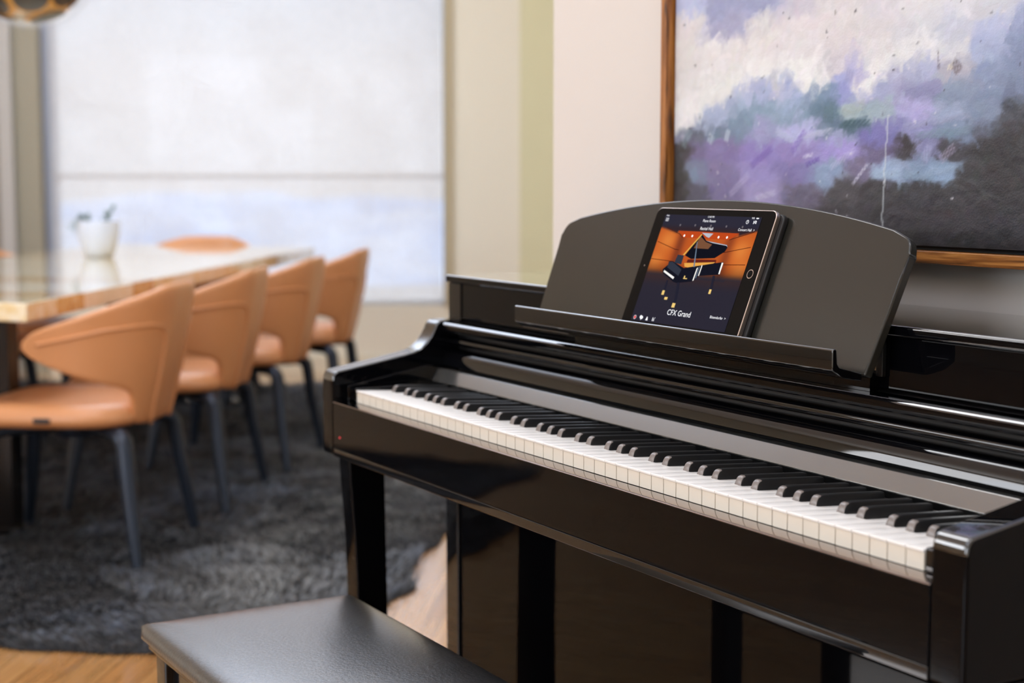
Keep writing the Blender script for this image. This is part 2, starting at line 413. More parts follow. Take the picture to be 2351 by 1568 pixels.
for mi, pts in ((0, [(0.46, 0.165), (0.528, 0.227), (0.752, 0.254), (0.764, 0.277), (0.751, 0.314), (0.671, 0.377), (0.433, 0.399), (0.357, 0.371)]),
                (1, [(0.455, 0.19), (0.53, 0.24), (0.60, 0.258), (0.575, 0.3), (0.425, 0.3)]), (2, [(0.457, 0.169), (0.468, 0.174), (0.348, 0.372), (0.335, 0.366)]),
                (3, [(0.458, 0.158), (0.577, 0.16), (0.546, 0.201), (0.515, 0.19)]), (3, [(.53, .228), (.75, .255), (.762, .275), (.748, .262), (.6, .245)]), (7, [(0.401, 0.405), (0.694, 0.391), (0.70, 0.43), (0.399, 0.434)]),
                (6, [(0.377, 0.44), (0.692, 0.412), (0.67, 0.428), (0.527, 0.46), (0.479, 0.485), (0.392, 0.472)]),
                (8, [(0.209, 0.436), (0.256, 0.433), (0.389, 0.485), (0.544, 0.452), (0.695, 0.42), (0.773, 0.405), (0.769, 0.518), (0.567, 0.544), (0.522, 0.597), (0.364, 0.624), (0.323, 0.616), (0.181, 0.544), (0.169, 0.511), (0.211, 0.466)]),
                (5, [(0.28, 0.368), (0.348, 0.372), (0.35, 0.455), (0.27, 0.444)]), (5, [(.212, .44), (.25, .437), (.37, .50), (.36, .56), (.21, .49)]), (4, [(0.437, 0.241), (0.443, 0.24), (0.499, 0.468), (0.485, 0.469)]),
                (9, [(0.191, 0.518), (0.322, 0.574), (0.315, 0.593), (0.187, 0.534)]), (9, [(0.525, 0.478), (0.536, 0.469), (0.533, 0.588), (0.522, 0.593)]), (4, [(0.545, 0.465), (0.552, 0.460), (0.55, 0.565), (0.543, 0.57)]),
                (9, [(0.565, 0.448), (0.574, 0.447), (0.572, 0.544), (0.563, 0.544)]), (9, [(0.758, 0.411), (0.774, 0.413), (0.773, 0.514), (0.76, 0.513)]),
                (10, [(0.252, 0.605), (0.266, 0.604), (0.268, 0.713), (0.254, 0.714)]), (10, [(0.372, 0.619), (0.394, 0.617), (0.422, 0.796), (0.404, 0.798)]), (10, [(0.711, 0.531), (0.733, 0.529), (0.746, 0.657), (0.729, 0.659)])):
    shape_bm(bm, pts, D0, mi); D0 += .000012
for u, v, a, b in ((0.258, 0.722, .013, .02), (0.308, 0.771, .016, .012), (0.411, 0.825, .016, .02), (0.735, 0.672, .011, .02), (0.429, 0.563, .006, .01), (.44, .578, .02, .004)):
    shape_bm(bm, [(u - a, v - b), (u + a, v - b), (u + a, v + b), (u - a, v + b)], D0, 11)
link('grand_piano_picture', bm, mats, screen)
WHITE = em((232, 232, 236), 1.0); RED = em((206, 62, 62), 1.0)
def text_mesh(name, s, u, v, size, parent, align='CENTER', sx=1.):
    cu = bpy.data.curves.new(name, 'FONT'); cu.body = s; cu.size = size; cu.align_x = align; cu.align_y = 'CENTER'; cu.resolution_u = 3
    t = bpy.data.objects.new(name, cu); COL.objects.link(t)
    dg = bpy.context.evaluated_depsgraph_get(); dg.update()
    me = bpy.data.meshes.new_from_object(t.evaluated_get(dg)); bpy.data.objects.remove(t)
    o0 = sp(u, v, .0170)
    for vv in me.vertices:
        p = vv.co; vv.co = o0 + Vector((1, 0, 0)) * p.x * sx + RD * p.y
    me.materials.clear(); me.materials.append(WHITE)
    o = bpy.data.objects.new(name, me); COL.objects.link(o); o.parent = parent; return o
text_mesh('screen_text', 'CFX Grand', .498, .893, .0105, screen)
text_mesh('screen_text', 'Piano Room', .497, .05, .0053, screen)
text_mesh('screen_text', 'Recital Hall', .495, .121, .0058, screen)
text_mesh('screen_text', 'Concert Hall  >', .975, .117, .0050, screen, 'RIGHT')
text_mesh('screen_text', 'B\u00f6sendorfer  >', .975, .888, .0050, screen, 'RIGHT')
text_mesh('screen_text', '12:45 PM', .501, .013, .0036, screen)
text_mesh('screen_text', 'iPad', .022, .013, .0034, screen, 'LEFT')
text_mesh('screen_text', '94%', .925, .012, .0034, screen)
def rect(u0, v0, u1, v1, mi=0): shape_bm(bm, [(u0, v0), (u1, v0), (u1, v1), (u0, v1)], .0170, mi)
def ringp(u, v, r, w=.004):
    n = 20
    for k in range(n):
        a, b = 2 * PI * k / n, 2 * PI * (k + 1) / n
        shape_bm(bm, [(u + r * .75 * math.cos(a), v + r * math.sin(a)), (u + r * .75 * math.cos(b), v + r * math.sin(b)), (u + (r - w) * .75 * math.cos(b), v + (r - w) * math.sin(b)), (u + (r - w) * .75 * math.cos(a), v + (r - w) * math.sin(a))], .0170, 0)
def symbol(name):
    link(name, bm, [WHITE, RED], screen)
bm = bmesh.new()
for k in range(3): rect(.025, .036 + k * .012, .058, .040 + k * .012)
symbol('menu_symbol'); bm = bmesh.new()
ringp(.880, .046, .018); rect(.878, .036, .881, .048); rect(.880, .046, .887, .049)
symbol('clock_symbol'); bm = bmesh.new()
rect(.938, .034, .944, .062); rect(.952, .03, .957, .058); rect(.944, .044, .953, .048); rect(.962, .034, .967, .060); rect(.957, .036, .964, .040)
symbol('mixer_symbol'); bm = bmesh.new()
rect(.955, .007, .978, .017); rect(.979, .010, .981, .014)
symbol('battery_symbol'); bm = bmesh.new()
shape_bm(bm, disc(.043, .972, .0135), .0170, 1); ringp(.043, .972, .019, .003)
symbol('record_symbol'); bm = bmesh.new()
shape_bm(bm, disc(.108, .964, .016), .0170, 0); shape_bm(bm, disc(.122, .968, .014), .01701, 0); rect(.111, .972, .117, .990)
symbol('tree_symbol'); bm = bmesh.new()
shape_bm(bm, [(.176, .955), (.182, .955), (.191, .988), (.167, .988)], .0170, 0)
symbol('metronome_symbol'); bm = bmesh.new()
rect(.240, .955, .246, .988); rect(.253, .965, .259, .988); rect(.262, .952, .266, .962)
symbol('transpose_symbol')
bm = bmesh.new()
def disc3(x, s, r, d, mi, n=24): f = bm.faces.new([bm.verts.new(on_rest(x + r * math.cos(2 * PI * k / n), s + r * math.sin(2 * PI * k / n), d)) for k in range(n)]); f.material_index = mi
disc3(.7282, .0975, .0058, .0160, 0); disc3(.7282, .0975, .0048, .0161, 1)
link('home_button', bm, [M['tabrim'], M['glassblk']], tablet)
bm = bmesh.new(); disc3(.5085, .0975, .0011, .0160, 0); link('front_camera', bm, M['metal'], tablet)

# ------------------------------------------------------------------ piano bench
M['leather_blk'] = pbr('black_bench_leather', (30, 29, 30), .35, ior=1.5, coat=1., coat_rough=.22, var=.1, bump=.35, bscale=220)
bench = empty('piano_bench', 'black padded piano bench with glossy wooden frame in front of the piano', 'bench', (0, 0, 0))
BX0, BX1, BY0, BY1 = .205, .775, -.418, -.105
bm = bmesh.new(); nx, ny = 40, 26; grid = []
for j in range(ny + 1):
    row = []
    for i in range(nx + 1):
        u, v = -1 + 2 * i / nx, -1 + 2 * j / ny
        uu = math.copysign(1 - (1 - abs(u)) ** 1.4, u); vv = math.copysign(1 - (1 - abs(v)) ** 1.4, v)
        e = (abs(uu) ** 9 + abs(vv) ** 9)
        h = max(0., 1 - max(abs(uu), abs(vv)) ** 7)
        dome = .010 * (1 - uu ** 2) * (1 - vv ** 2)
        # rounded corners in plan
        r = .10; ax, ay = max(0, abs(uu) - (1 - r)) / r, max(0, abs(vv) - (1 - r)) / r; q = math.hypot(ax, ay)
        if q > 1:
            uu = math.copysign((1 - r) + r * ax / q, uu); vv = math.copysign((1 - r) + r * ay / q, vv)
        row.append(bm.verts.new(((BX0 + BX1) / 2 + uu * (BX1 - BX0) / 2, (BY0 + BY1) / 2 + vv * (BY1 - BY0) / 2, .470 + .017 * math.sqrt(h) + dome)))
    grid.append(row)
for j in range(ny):
    for i in range(nx): bm.faces.new((grid[j][i], grid[j][i + 1], grid[j + 1][i + 1], grid[j + 1][i]))
rim = [grid[0][i] for i in range(nx)] + [grid[j][nx] for j in range(ny)] + [grid[ny][i] for i in range(nx, 0, -1)] + [grid[j][0] for j in range(ny, 0, -1)]
low = [bm.verts.new((v.co.x, v.co.y, .463)) for v in rim]
for i in range(len(rim)): j = (i + 1) % len(rim); bm.faces.new((rim[i], low[i], low[j], rim[j]))
bm.faces.new(low)
link('seat_pad', bm, M['leather_blk'], bench, smooth=60)
boxes('seat_frame', G, bench, (BX0 + .012, BX1 - .012, BY0 + .012, BY1 - .012, .444, .4625), bevel=.003)
each('apron', G, bench, (BX0 + .05, BX1 - .05, BY0 + .03, BY0 + .05, .38, .4438), (BX0 + .05, BX1 - .05, BY1 - .05, BY1 - .03, .38, .4438), (BX0 + .03, BX0 + .05, BY0 + .05, BY1 - .05, .38, .4438), (BX1 - .05, BX1 - .03, BY0 + .05, BY1 - .05, .38, .4438), bevel=.001)
for x in (BX0 + .02, BX1 - .058):
    for y in (BY0 + .02, BY1 - .058):
        boxes('leg', G, bench, (x, x + .038, y, y + .038, 0, .4438), bevel=.003)

# ------------------------------------------------------------------ room shell
T0 = Vector((-2.0032, -.0503, .74)); TD = Vector((-.8135, .5815, 0)).normalized(); FD = Vector((-TD.y, TD.x, 0)) * 1.0
FD = Vector((-.5815, -.8135, 0)).normalized()       # direction the near chairs face
WN = Vector((.8665, -.4992, 0))                       # window wall normal, into the room
WT = Vector((.4992, .8665, 0))                        # along the window wall, toward the piano wall
W0 = Vector((-5.8275, 2.3153, 0))                     # point on the window wall (below pixel column 700)
def wp(t, d, z): return W0 + WT * t + WN * d + Vector((0, 0, z))
def wbox(bm, t0, t1, d0, d1, z0, z1, mi=0):
    mt = Matrix(((WT.x, WN.x, 0, W0.x), (WT.y, WN.y, 0, W0.y), (0, 0, 1, 0), (0, 0, 0, 1)))
    box(bm, t0, t1, d0, d1, z0, z1, mi, mt)
M['cream'] = pbr('cream_wall_paint', (226, 219, 200), .8, var=.015, vscale=1.2, bump=.03, bscale=300)
M['pinkwall'] = pbr('warm_white_wall_paint', (204, 198, 192), .8, var=.01, vscale=1.0, bump=.03, bscale=300)
M['ceil'] = pbr('white_ceiling_paint', (244, 242, 238), .9, var=.01)
M['trim'] = pbr('pale_grey_trim', (196, 192, 184), .5, var=.02)
M['frame'] = pbr('blue_grey_window_frame', (150, 154, 166), .45, var=.03)
M['base'] = pbr('cream_baseboard', (214, 205, 182), .5, var=.02)

def wood_floor():
    m, nt, out = new_mat('oak_plank_floor')
    b = N(nt, 'ShaderNodeBsdfPrincipled'); b.inputs['Roughness'].default_value = .14; b.inputs['Coat Weight'].default_value = 1.; b.inputs['Coat Roughness'].default_value = .07; b.inputs['Coat IOR'].default_value = 2.4
    tc = N(nt, 'ShaderNodeTexCoord'); mp = N(nt, 'ShaderNodeMapping'); mp.inputs['Rotation'].default_value = (0, 0, math.atan2(.5815, .8135))
    nt.links.new(tc.outputs['Object'], mp.inputs['Vector'])
    br = N(nt, 'ShaderNodeTexBrick'); br.offset = .37
    br.inputs['Color1'].default_value = col((196, 140, 84)); br.inputs['Color2'].default_value = col((214, 164, 106)); br.inputs['Mortar'].default_value = col((96, 60, 32))
    br.inputs['Scale'].default_value = 1; br.inputs['Mortar Size'].default_value = .0012; br.inputs['Brick Width'].default_value = 1.3; br.inputs['Row Height'].default_value = .09
    nt.links.new(mp.outputs[0], br.inputs['Vector'])
    m2 = N(nt, 'ShaderNodeMapping'); m2.inputs['Scale'].default_value = (3, 60, 1); nt.links.new(mp.outputs[0], m2.inputs['Vector'])
    nz = N(nt, 'ShaderNodeTexNoise'); nz.inputs['Scale'].default_value = 1.; nz.inputs['Detail'].default_value = 6; nz.inputs['Distortion'].default_value = .6; nt.links.new(m2.outputs[0], nz.inputs['Vector'])
    mx = N(nt, 'ShaderNodeMix'); mx.data_type = 'RGBA'; mx.blend_type = 'MULTIPLY'; mx.inputs[0].default_value = .6
    rp_ = N(nt, 'ShaderNodeValToRGB'); rp_.color_ramp.elements[0].position = .3; rp_.color_ramp.elements[0].color = (.45, .40, .34, 1); rp_.color_ramp.elements[1].position = .65; rp_.color_ramp.elements[1].color = (1, 1, 1, 1)
    nt.links.new(nz.outputs['Fac'], rp_.inputs[0]); nt.links.new(br.outputs['Color'], mx.inputs[6]); nt.links.new(rp_.outputs[0], mx.inputs[7]); nt.links.new(mx.outputs[2], b.inputs['Base Color'])
    nt.links.new(b.outputs[0], out.inputs[0]); return m
H = 3.3
bm = bmesh.new(); box(bm, -12, 5, -6.4, 8, -.1, 0); struct('floor', bm, wood_floor())
bm = bmesh.new(); box(bm, -12, 5, -6.4, 8, H, H + .1); struct('ceiling', bm, M['ceil'])
# piano wall with its free end, plus the piece running back from it
bm = bmesh.new(); box(bm, -.165, 4.2, .46, .62, 0, H); struct('wall_piano', bm, M['pinkwall'])
bm = bmesh.new(); box(bm, -.165, 4.1, .446, .4598, 0, .11); struct('baseboard_piano', bm, M['base'])
# window wall: opening t from TA to TB, z from ZA to ZB
def wt_at(px): return (px - 700) / 300 * .7255
TA, TB, ZA, ZB = wt_at(113), wt_at(1030), .372, 3.12
bm = bmesh.new()
wbox(bm, -4.2, TA, -.2, 0, 0, H); wbox(bm, TB, wt_at(1193), -.2, 0, 0, H); wbox(bm, TA, TB, -.2, 0, 0, ZA); wbox(bm, TA, TB, -.2, 0, ZB, H)
struct('wall_window', bm, M['cream'])
P1 = wp(wt_at(1193), 0, 0); P2 = P1 + Vector((1.15, 1.35, 0))
def wall_seg(name, a, b, th, mat, h0=0, h1=H):
    a, b = Vector(a), Vector(b); d = (b - a).normalized(); n = Vector((-d.y, d.x, 0)); L = (b - a).length
    mt = Matrix(((d.x, n.x, 0, a.x), (d.y, n.y, 0, a.y), (0, 0, 1, 0), (0, 0, 0, 1)))
    bm = bmesh.new(); box(bm, 0, L, 0, th, h0, h1, 0, mt); return struct(name, bm, mat)
M['cream_shaded'] = pbr('cream_wall_shaded_paint', (208, 202, 164), .8, var=.015)  # cream paint made darker, shade of the turned wall put into the colour
wall_seg('wall_back', P1, P2, .15, M['cream_shaded'])
wall_seg('wall_recess', P2, (4.2, P2.y + .2, 0), .15, M['cream'])
bm = bmesh.new(); wbox(bm, TA - .3, wt_at(1192), .0, .016, 0, .09); struct('baseboard_window', bm, M['base'])
# casings either side of the window and the pale column
M['tan'] = pbr('tan_casing', (178, 164, 132), .6, var=.02)
bm = bmesh.new(); wbox(bm, wt_at(1023), wt_at(1041), -.06, .02, ZA - .0, ZB); struct('trim_1', bm, M['tan'])
M['taupe'] = pbr('taupe_trim', (150, 143, 124), .6, var=.02); M['greytrim'] = pbr('grey_trim', (176, 172, 166), .5, var=.02)
bm = bmesh.new(); wbox(bm, wt_at(58), wt_at(114), -.05, .05, 0, H); struct('trim_2', bm, M['taupe'])
bm = bmesh.new(); wbox(bm, wt_at(27), wt_at(57.5), -.02, .09, 0, H); struct('trim_3', bm, M['greytrim'])
M['darktaupe'] = pbr('taupe_panel_paint', (140, 132, 120), .7, var=.02)
bm = bmesh.new(); wbox(bm, -3.3, wt_at(26.5), 0.001, .03, 0, H); struct('trim_4', bm, M['darktaupe'])
# window frame, transom and pane
bm = bmesh.new()
wbox(bm, TA, TA + .042, -.17, -.02, ZA, ZB); wbox(bm, TB - .03, TB, -.17, -.02, ZA, ZB); wbox(bm, TA + .042, TB - .03, -.17, -.12, ZA, ZA + .02); wbox(bm, TA + .042, TB - .03, -.17, -.02, ZB - .05, ZB)
win = struct('window_1', bm, M['frame'])
M['transom'] = pbr('tan_transom', (215, 206, 192), .5)
bm = bmesh.new(); wbox(bm, TA + .042, TB - .03, -.165, -.135, 1.072, 1.092); link('transom', bm, M['transom'], win)
m, nt, out = new_mat('window_glass')
tr = N(nt, 'ShaderNodeBsdfTransparent'); gl = N(nt, 'ShaderNodeBsdfGlossy'); gl.inputs['Roughness'].default_value = .02
mx = N(nt, 'ShaderNodeMixShader'); mx.inputs[0].default_value = .06
nt.links.new(tr.outputs[0], mx.inputs[1]); nt.links.new(gl.outputs[0], mx.inputs[2]); nt.links.new(mx.outputs[0], out.inputs[0]); M['pane'] = m
bm = bmesh.new(); wbox(bm, TA + .042, TB - .03, -.155, -.151, ZA + .04, ZB - .05); link('window_pane', bm, M['pane'], win)
# sheer roller shade
m, nt, out = new_mat('sheer_shade_cloth')
tr = N(nt, 'ShaderNodeBsdfTransparent'); tr.inputs[0].default_value = (.93, .95, 1, 1); tl = N(nt, 'ShaderNodeBsdfTranslucent'); df = N(nt, 'ShaderNodeBsdfDiffuse')
tc = N(nt, 'ShaderNodeTexCoord'); nz = N(nt, 'ShaderNodeTexNoise'); nz.inputs['Scale'].default_value = 3.2; nz.inputs['Detail'].default_value = 7; nz.inputs['Roughness'].default_value = .65
nt.links.new(tc.outputs['Object'], nz.inputs['Vector'])
r1 = N(nt, 'ShaderNodeMapRange'); r1.inputs['From Min'].default_value = .3; r1.inputs['From Max'].default_value = .7; r1.inputs['To Min'].default_value = .42; r1.inputs['To Max'].default_value = .58
nt.links.new(nz.outputs['Fac'], r1.inputs['Value'])
a = N(nt, 'ShaderNodeMixShader'); a.inputs[0].default_value = .35; nt.links.new(tl.outputs[0], a.inputs[1]); nt.links.new(df.outputs[0], a.inputs[2])
tl.inputs[0].default_value = (.96, .95, .92, 1); df.inputs[0].default_value = (.9, .9, .88, 1)
b = N(nt, 'ShaderNodeMixShader'); nt.links.new(r1.outputs[0], b.inputs[0]); nt.links.new(a.outputs[0], b.inputs[1]); nt.links.new(tr.outputs[0], b.inputs[2]); nt.links.new(b.outputs[0], out.inputs[0]); M['shade'] = m
shade = empty('roller_shade', 'sheer white roller shade drawn down over the large window', 'shade', wp(0, -.03, ZA))
bm = bmesh.new(); wbox(bm, TA + .045, TB - .033, -.012, -.010, ZA + .03, ZB)
o = link('shade_cloth', bm, M['shade'], shade); o.matrix_parent_inverse = shade.matrix_basis.inverted()
M['hem'] = pbr('white_hem', (235, 233, 228), .5)
bm = bmesh.new(); wbox(bm, TA + .045, TB - .033, -.016, -.006, ZA + .012, ZA + .032)
o = link('hem_bar', bm, M['shade'], shade); o.matrix_parent_inverse = shade.matrix_basis.inverted()
bm = bmesh.new(); wbox(bm, TA + .045, TB - .033, -.05, -.002, ZB, ZB + .06)
o = link('roller_tube', bm, M['hem'], shade); o.matrix_parent_inverse = shade.matrix_basis.inverted()
# rest of the room, behind and beside the camera
LW = wp(-4.2, 0, 0); LW2 = LW + WN * 3.0
wall_seg('wall_left', (-4.9, -6.2, 0), LW, .15, M['cream'])
def wall_open(name, a, b, th, mat, holes):
    a, b = Vector(a), Vector(b); d = (b - a).normalized(); n = Vector((-d.y, d.x, 0)); L = (b - a).length
    mt = Matrix(((d.x, n.x, 0, a.x), (d.y, n.y, 0, a.y), (0, 0, 1, 0), (0, 0, 0, 1)))
    bm = bmesh.new(); x = 0
    for (h0, h1, z0, z1) in holes:
        box(bm, x, h0, -th, 0, 0, H, 0, mt); box(bm, h0, h1, -th, 0, 0, z0, 0, mt); box(bm, h0, h1, -th, 0, z1, H, 0, mt); x = h1
    box(bm, x, L, -th, 0, 0, H, 0, mt); return struct(name, bm, mat)
wall_open('wall_front', (-5.2, -5.6, 0), (4.2, -5.6, 0), .15, M['cream'], [(.3, 2.65, 1.8, 3.1), (6.6, 9.0, .6, 2.6)])
wall_open('wall_right', (4.2, -5.6, 0), (4.2, .46, 0), .15, M['cream'], [(1.2, 3.8, .3, 2.45)])

# outdoors: ridge and ground beyond the window, haze and daylight painted as glow
def haze_glow_mat(name, c0, c1, s):
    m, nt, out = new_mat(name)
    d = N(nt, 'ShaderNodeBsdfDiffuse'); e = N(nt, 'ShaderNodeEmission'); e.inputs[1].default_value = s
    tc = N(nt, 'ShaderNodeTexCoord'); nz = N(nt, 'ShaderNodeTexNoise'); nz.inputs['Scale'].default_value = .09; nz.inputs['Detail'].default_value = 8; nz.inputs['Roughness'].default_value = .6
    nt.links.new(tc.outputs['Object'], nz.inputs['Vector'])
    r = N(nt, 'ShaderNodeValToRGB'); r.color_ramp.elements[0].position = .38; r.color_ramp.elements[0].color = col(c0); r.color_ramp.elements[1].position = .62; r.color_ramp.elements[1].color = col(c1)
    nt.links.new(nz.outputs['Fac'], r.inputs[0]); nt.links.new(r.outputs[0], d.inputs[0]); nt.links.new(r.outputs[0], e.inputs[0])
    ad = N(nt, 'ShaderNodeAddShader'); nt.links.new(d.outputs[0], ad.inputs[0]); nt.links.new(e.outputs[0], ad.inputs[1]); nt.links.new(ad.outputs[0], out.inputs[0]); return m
bm = bmesh.new(); nx, ny = 60, 24; g = []
for j in range(ny + 1):
    row = []
    for i in range(nx + 1):
        t = -60 + 120 * i / nx; d = -14 - 76 * j / ny
        p = wp(t, d, 0)
        z = -7 + 7.2 * (j / ny) ** 1.4 + 1.6 * noise.noise(Vector((t * .06, d * .06, 0))) + .6 * noise.noise(Vector((t * .25, d * .25, 3)))
        row.append(bm.verts.new((p.x, p.y, z)))
    g.append(row)
for j in range(ny):
    for i in range(nx): bm.faces.new((g[j][i], g[j][i + 1], g[j + 1][i + 1], g[j + 1][i]))
struct('hillside_outside', bm, haze_glow_mat('painted_haze_hillside', (168, 184, 212), (224, 226, 228), 1.15), smooth=80)

# ------------------------------------------------------------------ painting
art = empty('framed_painting', 'large abstract landscape painting in violet, grey and black with a thin oak floater frame', 'painting', (.222, .455, .964))
def childw(o, par):
    o.parent = par; o.matrix_parent_inverse = par.matrix_basis.inverted(); return o
def wood(name, c0, c1, c2, sc, rot=(0, 0, 0), rough=.4, dist=3.):
    m, nt, out = new_mat(name)
    b = N(nt, 'ShaderNodeBsdfPrincipled'); b.inputs['Roughness'].default_value = rough
    tc = N(nt, 'ShaderNodeTexCoord'); mp = N(nt, 'ShaderNodeMapping'); mp.inputs['Scale'].default_value = sc; mp.inputs['Rotation'].default_value = rot
    nt.links.new(tc.outputs['Object'], mp.inputs['Vector'])
    nz = N(nt, 'ShaderNodeTexNoise'); nz.inputs['Scale'].default_value = 1; nz.inputs['Detail'].default_value = 8; nz.inputs['Distortion'].default_value = dist
    nt.links.new(mp.outputs[0], nz.inputs['Vector'])
    r = N(nt, 'ShaderNodeValToRGB'); r.color_ramp.elements[0].position = .34; r.color_ramp.elements[0].color = col(c0); r.color_ramp.elements[1].position = .66; r.color_ramp.elements[1].color = col(c2)
    e = r.color_ramp.elements.new(.5); e.color = col(c1)
    nt.links.new(nz.outputs['Fac'], r.inputs[0]); nt.links.new(r.outputs[0], b.inputs['Base Color']); nt.links.new(b.outputs[0], out.inputs[0]); return m
M['oakv'] = wood('oak_frame_upright', (76, 44, 16), (142, 86, 36), (176, 116, 56), (90, 90, 6), dist=1.5)
M['oakh'] = wood('oak_frame_rail', (60, 36, 14), (138, 84, 36), (182, 124, 62), (7, 90, 110), dist=1.5)
AX0, AX1, AZ0, AZ1 = .2195, 1.445, .9635, 1.90
bm = bmesh.new(); box(bm, AX0, AX0 + .014, .418, .456, AZ0, AZ1); childw(link('frame_upright', bm, M['oakv'], bevel=.0008), art)
bm = bmesh.new(); box(bm, AX1 - .014, AX1, .418, .456, AZ0, AZ1); childw(link('frame_upright', bm, M['oakv'], bevel=.0008), art)
bm = bmesh.new(); box(bm, AX0 + .0141, AX1 - .0141, .418, .456, AZ0, AZ0 + .0155); childw(link('frame_rail', bm, M['oakh'], bevel=.0008), art)
bm = bmesh.new(); box(bm, AX0 + .0141, AX1 - .0141, .418, .456, AZ1 - .0155, AZ1)
childw(link('frame_rail', bm, M['oakh'], bevel=.0008), art)
bm = bmesh.new(); box(bm, AX0 + .0141, AX1 - .0141, .446, .456, AZ0 + .0156, AZ1 - .0156); childw(link('backing_board', bm, M['dark']), art)
CX0, CX1, CZ0, CZ1 = AX0 + .019, AX1 - .019, AZ0 + .0215, AZ1 - .0215
CTRL = np.array([(0.251,1.33,165,172,190),(0.348,1.321,140,145,165),(0.439,1.312,140,145,165),(0.524,1.304,195,190,195),(0.604,1.297,215,210,208),(0.679,1.29,210,205,208),(0.749,1.283,215,212,212),(0.816,1.277,212,212,215),(0.878,1.271,200,200,205),(0.918,1.268,150,158,175),(0.251,1.3,215,208,205),(0.37,1.29,150,150,165),(0.44,1.285,212,208,205),(0.525,1.278,220,212,210),(0.605,1.271,215,208,205),(0.68,1.265,212,206,205),(0.75,1.259,205,205,208),(0.817,1.254,190,193,202),(0.879,1.248,165,172,188),(0.919,1.245,130,140,160),(0.252,1.268,215,210,205),(0.35,1.261,222,217,213),(0.441,1.254,220,214,210),(0.526,1.248,220,214,212),(0.606,1.242,214,206,206),(0.681,1.237,215,210,208),(0.751,1.232,222,220,218),(0.818,1.227,212,210,212),(0.867,1.224,150,160,178),(0.92,1.22,120,132,150),(0.253,1.235,212,206,202),(0.35,1.229,220,216,212),(0.442,1.223,230,227,222),(0.527,1.218,232,230,224),(0.607,1.214,205,198,202),(0.636,1.212,165,162,185),(0.682,1.209,232,228,224),(0.721,1.207,200,200,205),(0.752,1.205,160,165,180),(0.819,1.201,160,158,160),(0.881,1.197,125,138,155),(0.921,1.195,115,128,145),(0.392,1.208,230,228,222),(0.481,1.203,190,190,195),(0.499,1.202,150,158,180),(0.564,1.199,232,230,225),(0.607,1.196,150,155,185),(0.666,1.193,232,228,224),(0.714,1.191,150,150,170),(0.253,1.202,215,212,208),(0.351,1.197,226,224,218),(0.408,1.194,175,180,195),(0.442,1.193,150,158,178),(0.528,1.189,150,160,182),(0.59,1.186,110,130,145),(0.616,1.184,135,140,175),(0.683,1.181,150,155,175),(0.753,1.178,125,125,150),(0.82,1.175,125,138,150),(0.882,1.172,118,130,145),(0.922,1.17,100,110,125),(0.237,1.173,228,226,222),(0.298,1.17,230,227,222),(0.352,1.168,150,160,175),(0.443,1.165,130,150,160),(0.528,1.162,125,145,155),(0.591,1.159,85,110,120),(0.634,1.158,150,165,160),(0.683,1.156,145,160,160),(0.754,1.153,160,155,185),(0.821,1.151,140,150,165),(0.883,1.149,115,128,140),(0.923,1.147,70,72,80),(0.254,1.155,232,230,226),(0.32,1.153,140,150,160),(0.404,1.151,110,130,140),(0.643,1.143,70,95,105),(0.592,1.145,90,110,120),(0.237,1.139,120,125,135),(0.299,1.138,90,95,105),(0.352,1.136,100,115,125),(0.444,1.134,140,140,165),(0.529,1.132,165,165,190),(0.609,1.13,140,145,165),(0.684,1.128,110,105,150),(0.755,1.126,130,130,160),(0.822,1.125,110,125,140),(0.884,1.123,85,90,100),(0.924,1.122,52,50,52),(0.238,1.113,62,60,62),(0.299,1.112,105,95,120),(0.353,1.111,120,108,140),(0.445,1.109,130,115,160),(0.53,1.108,135,120,160),(0.61,1.107,150,135,180),(0.685,1.106,100,90,115),(0.741,1.105,60,55,60),(0.778,1.104,120,120,145),(0.822,1.103,65,62,68),(0.885,1.102,50,47,50),(0.925,1.102,48,45,48),(0.238,1.079,58,57,55),(0.3,1.079,110,115,130),(0.354,1.079,115,105,130),(0.445,1.078,140,128,165),(0.531,1.078,120,110,145),(0.594,1.078,130,145,160),(0.645,1.078,110,100,115),(0.702,1.077,150,165,180),(0.757,1.077,120,135,150),(0.816,1.077,130,150,165),(0.859,1.077,60,58,60),(0.9,1.077,52,48,50),(0.926,1.077,48,46,48),(0.239,1.049,52,50,50),(0.301,1.049,85,82,95),(0.354,1.05,110,100,125),(0.446,1.05,150,138,165),(0.532,1.051,100,92,105),(0.612,1.052,75,70,72),(0.687,1.052,62,58,60),(0.758,1.052,60,57,60),(0.824,1.053,55,52,54),(0.927,1.054,52,48,50),(0.596,1.016,62,57,60),(0.688,1.018,60,56,58),(0.759,1.02,58,53,56),(0.826,1.021,60,54,57),(0.928,1.023,55,51,54),(0.768,0.987,42,40,42),(0.848,0.99,42,40,42),(0.93,0.993,40,38,40)], float)
nu, nv = 500, 390
X = np.linspace(CX0, CX1, nu + 1); Z = np.linspace(CZ0, CZ1, nv + 1)
XX, ZZ = np.meshgrid(X, Z)
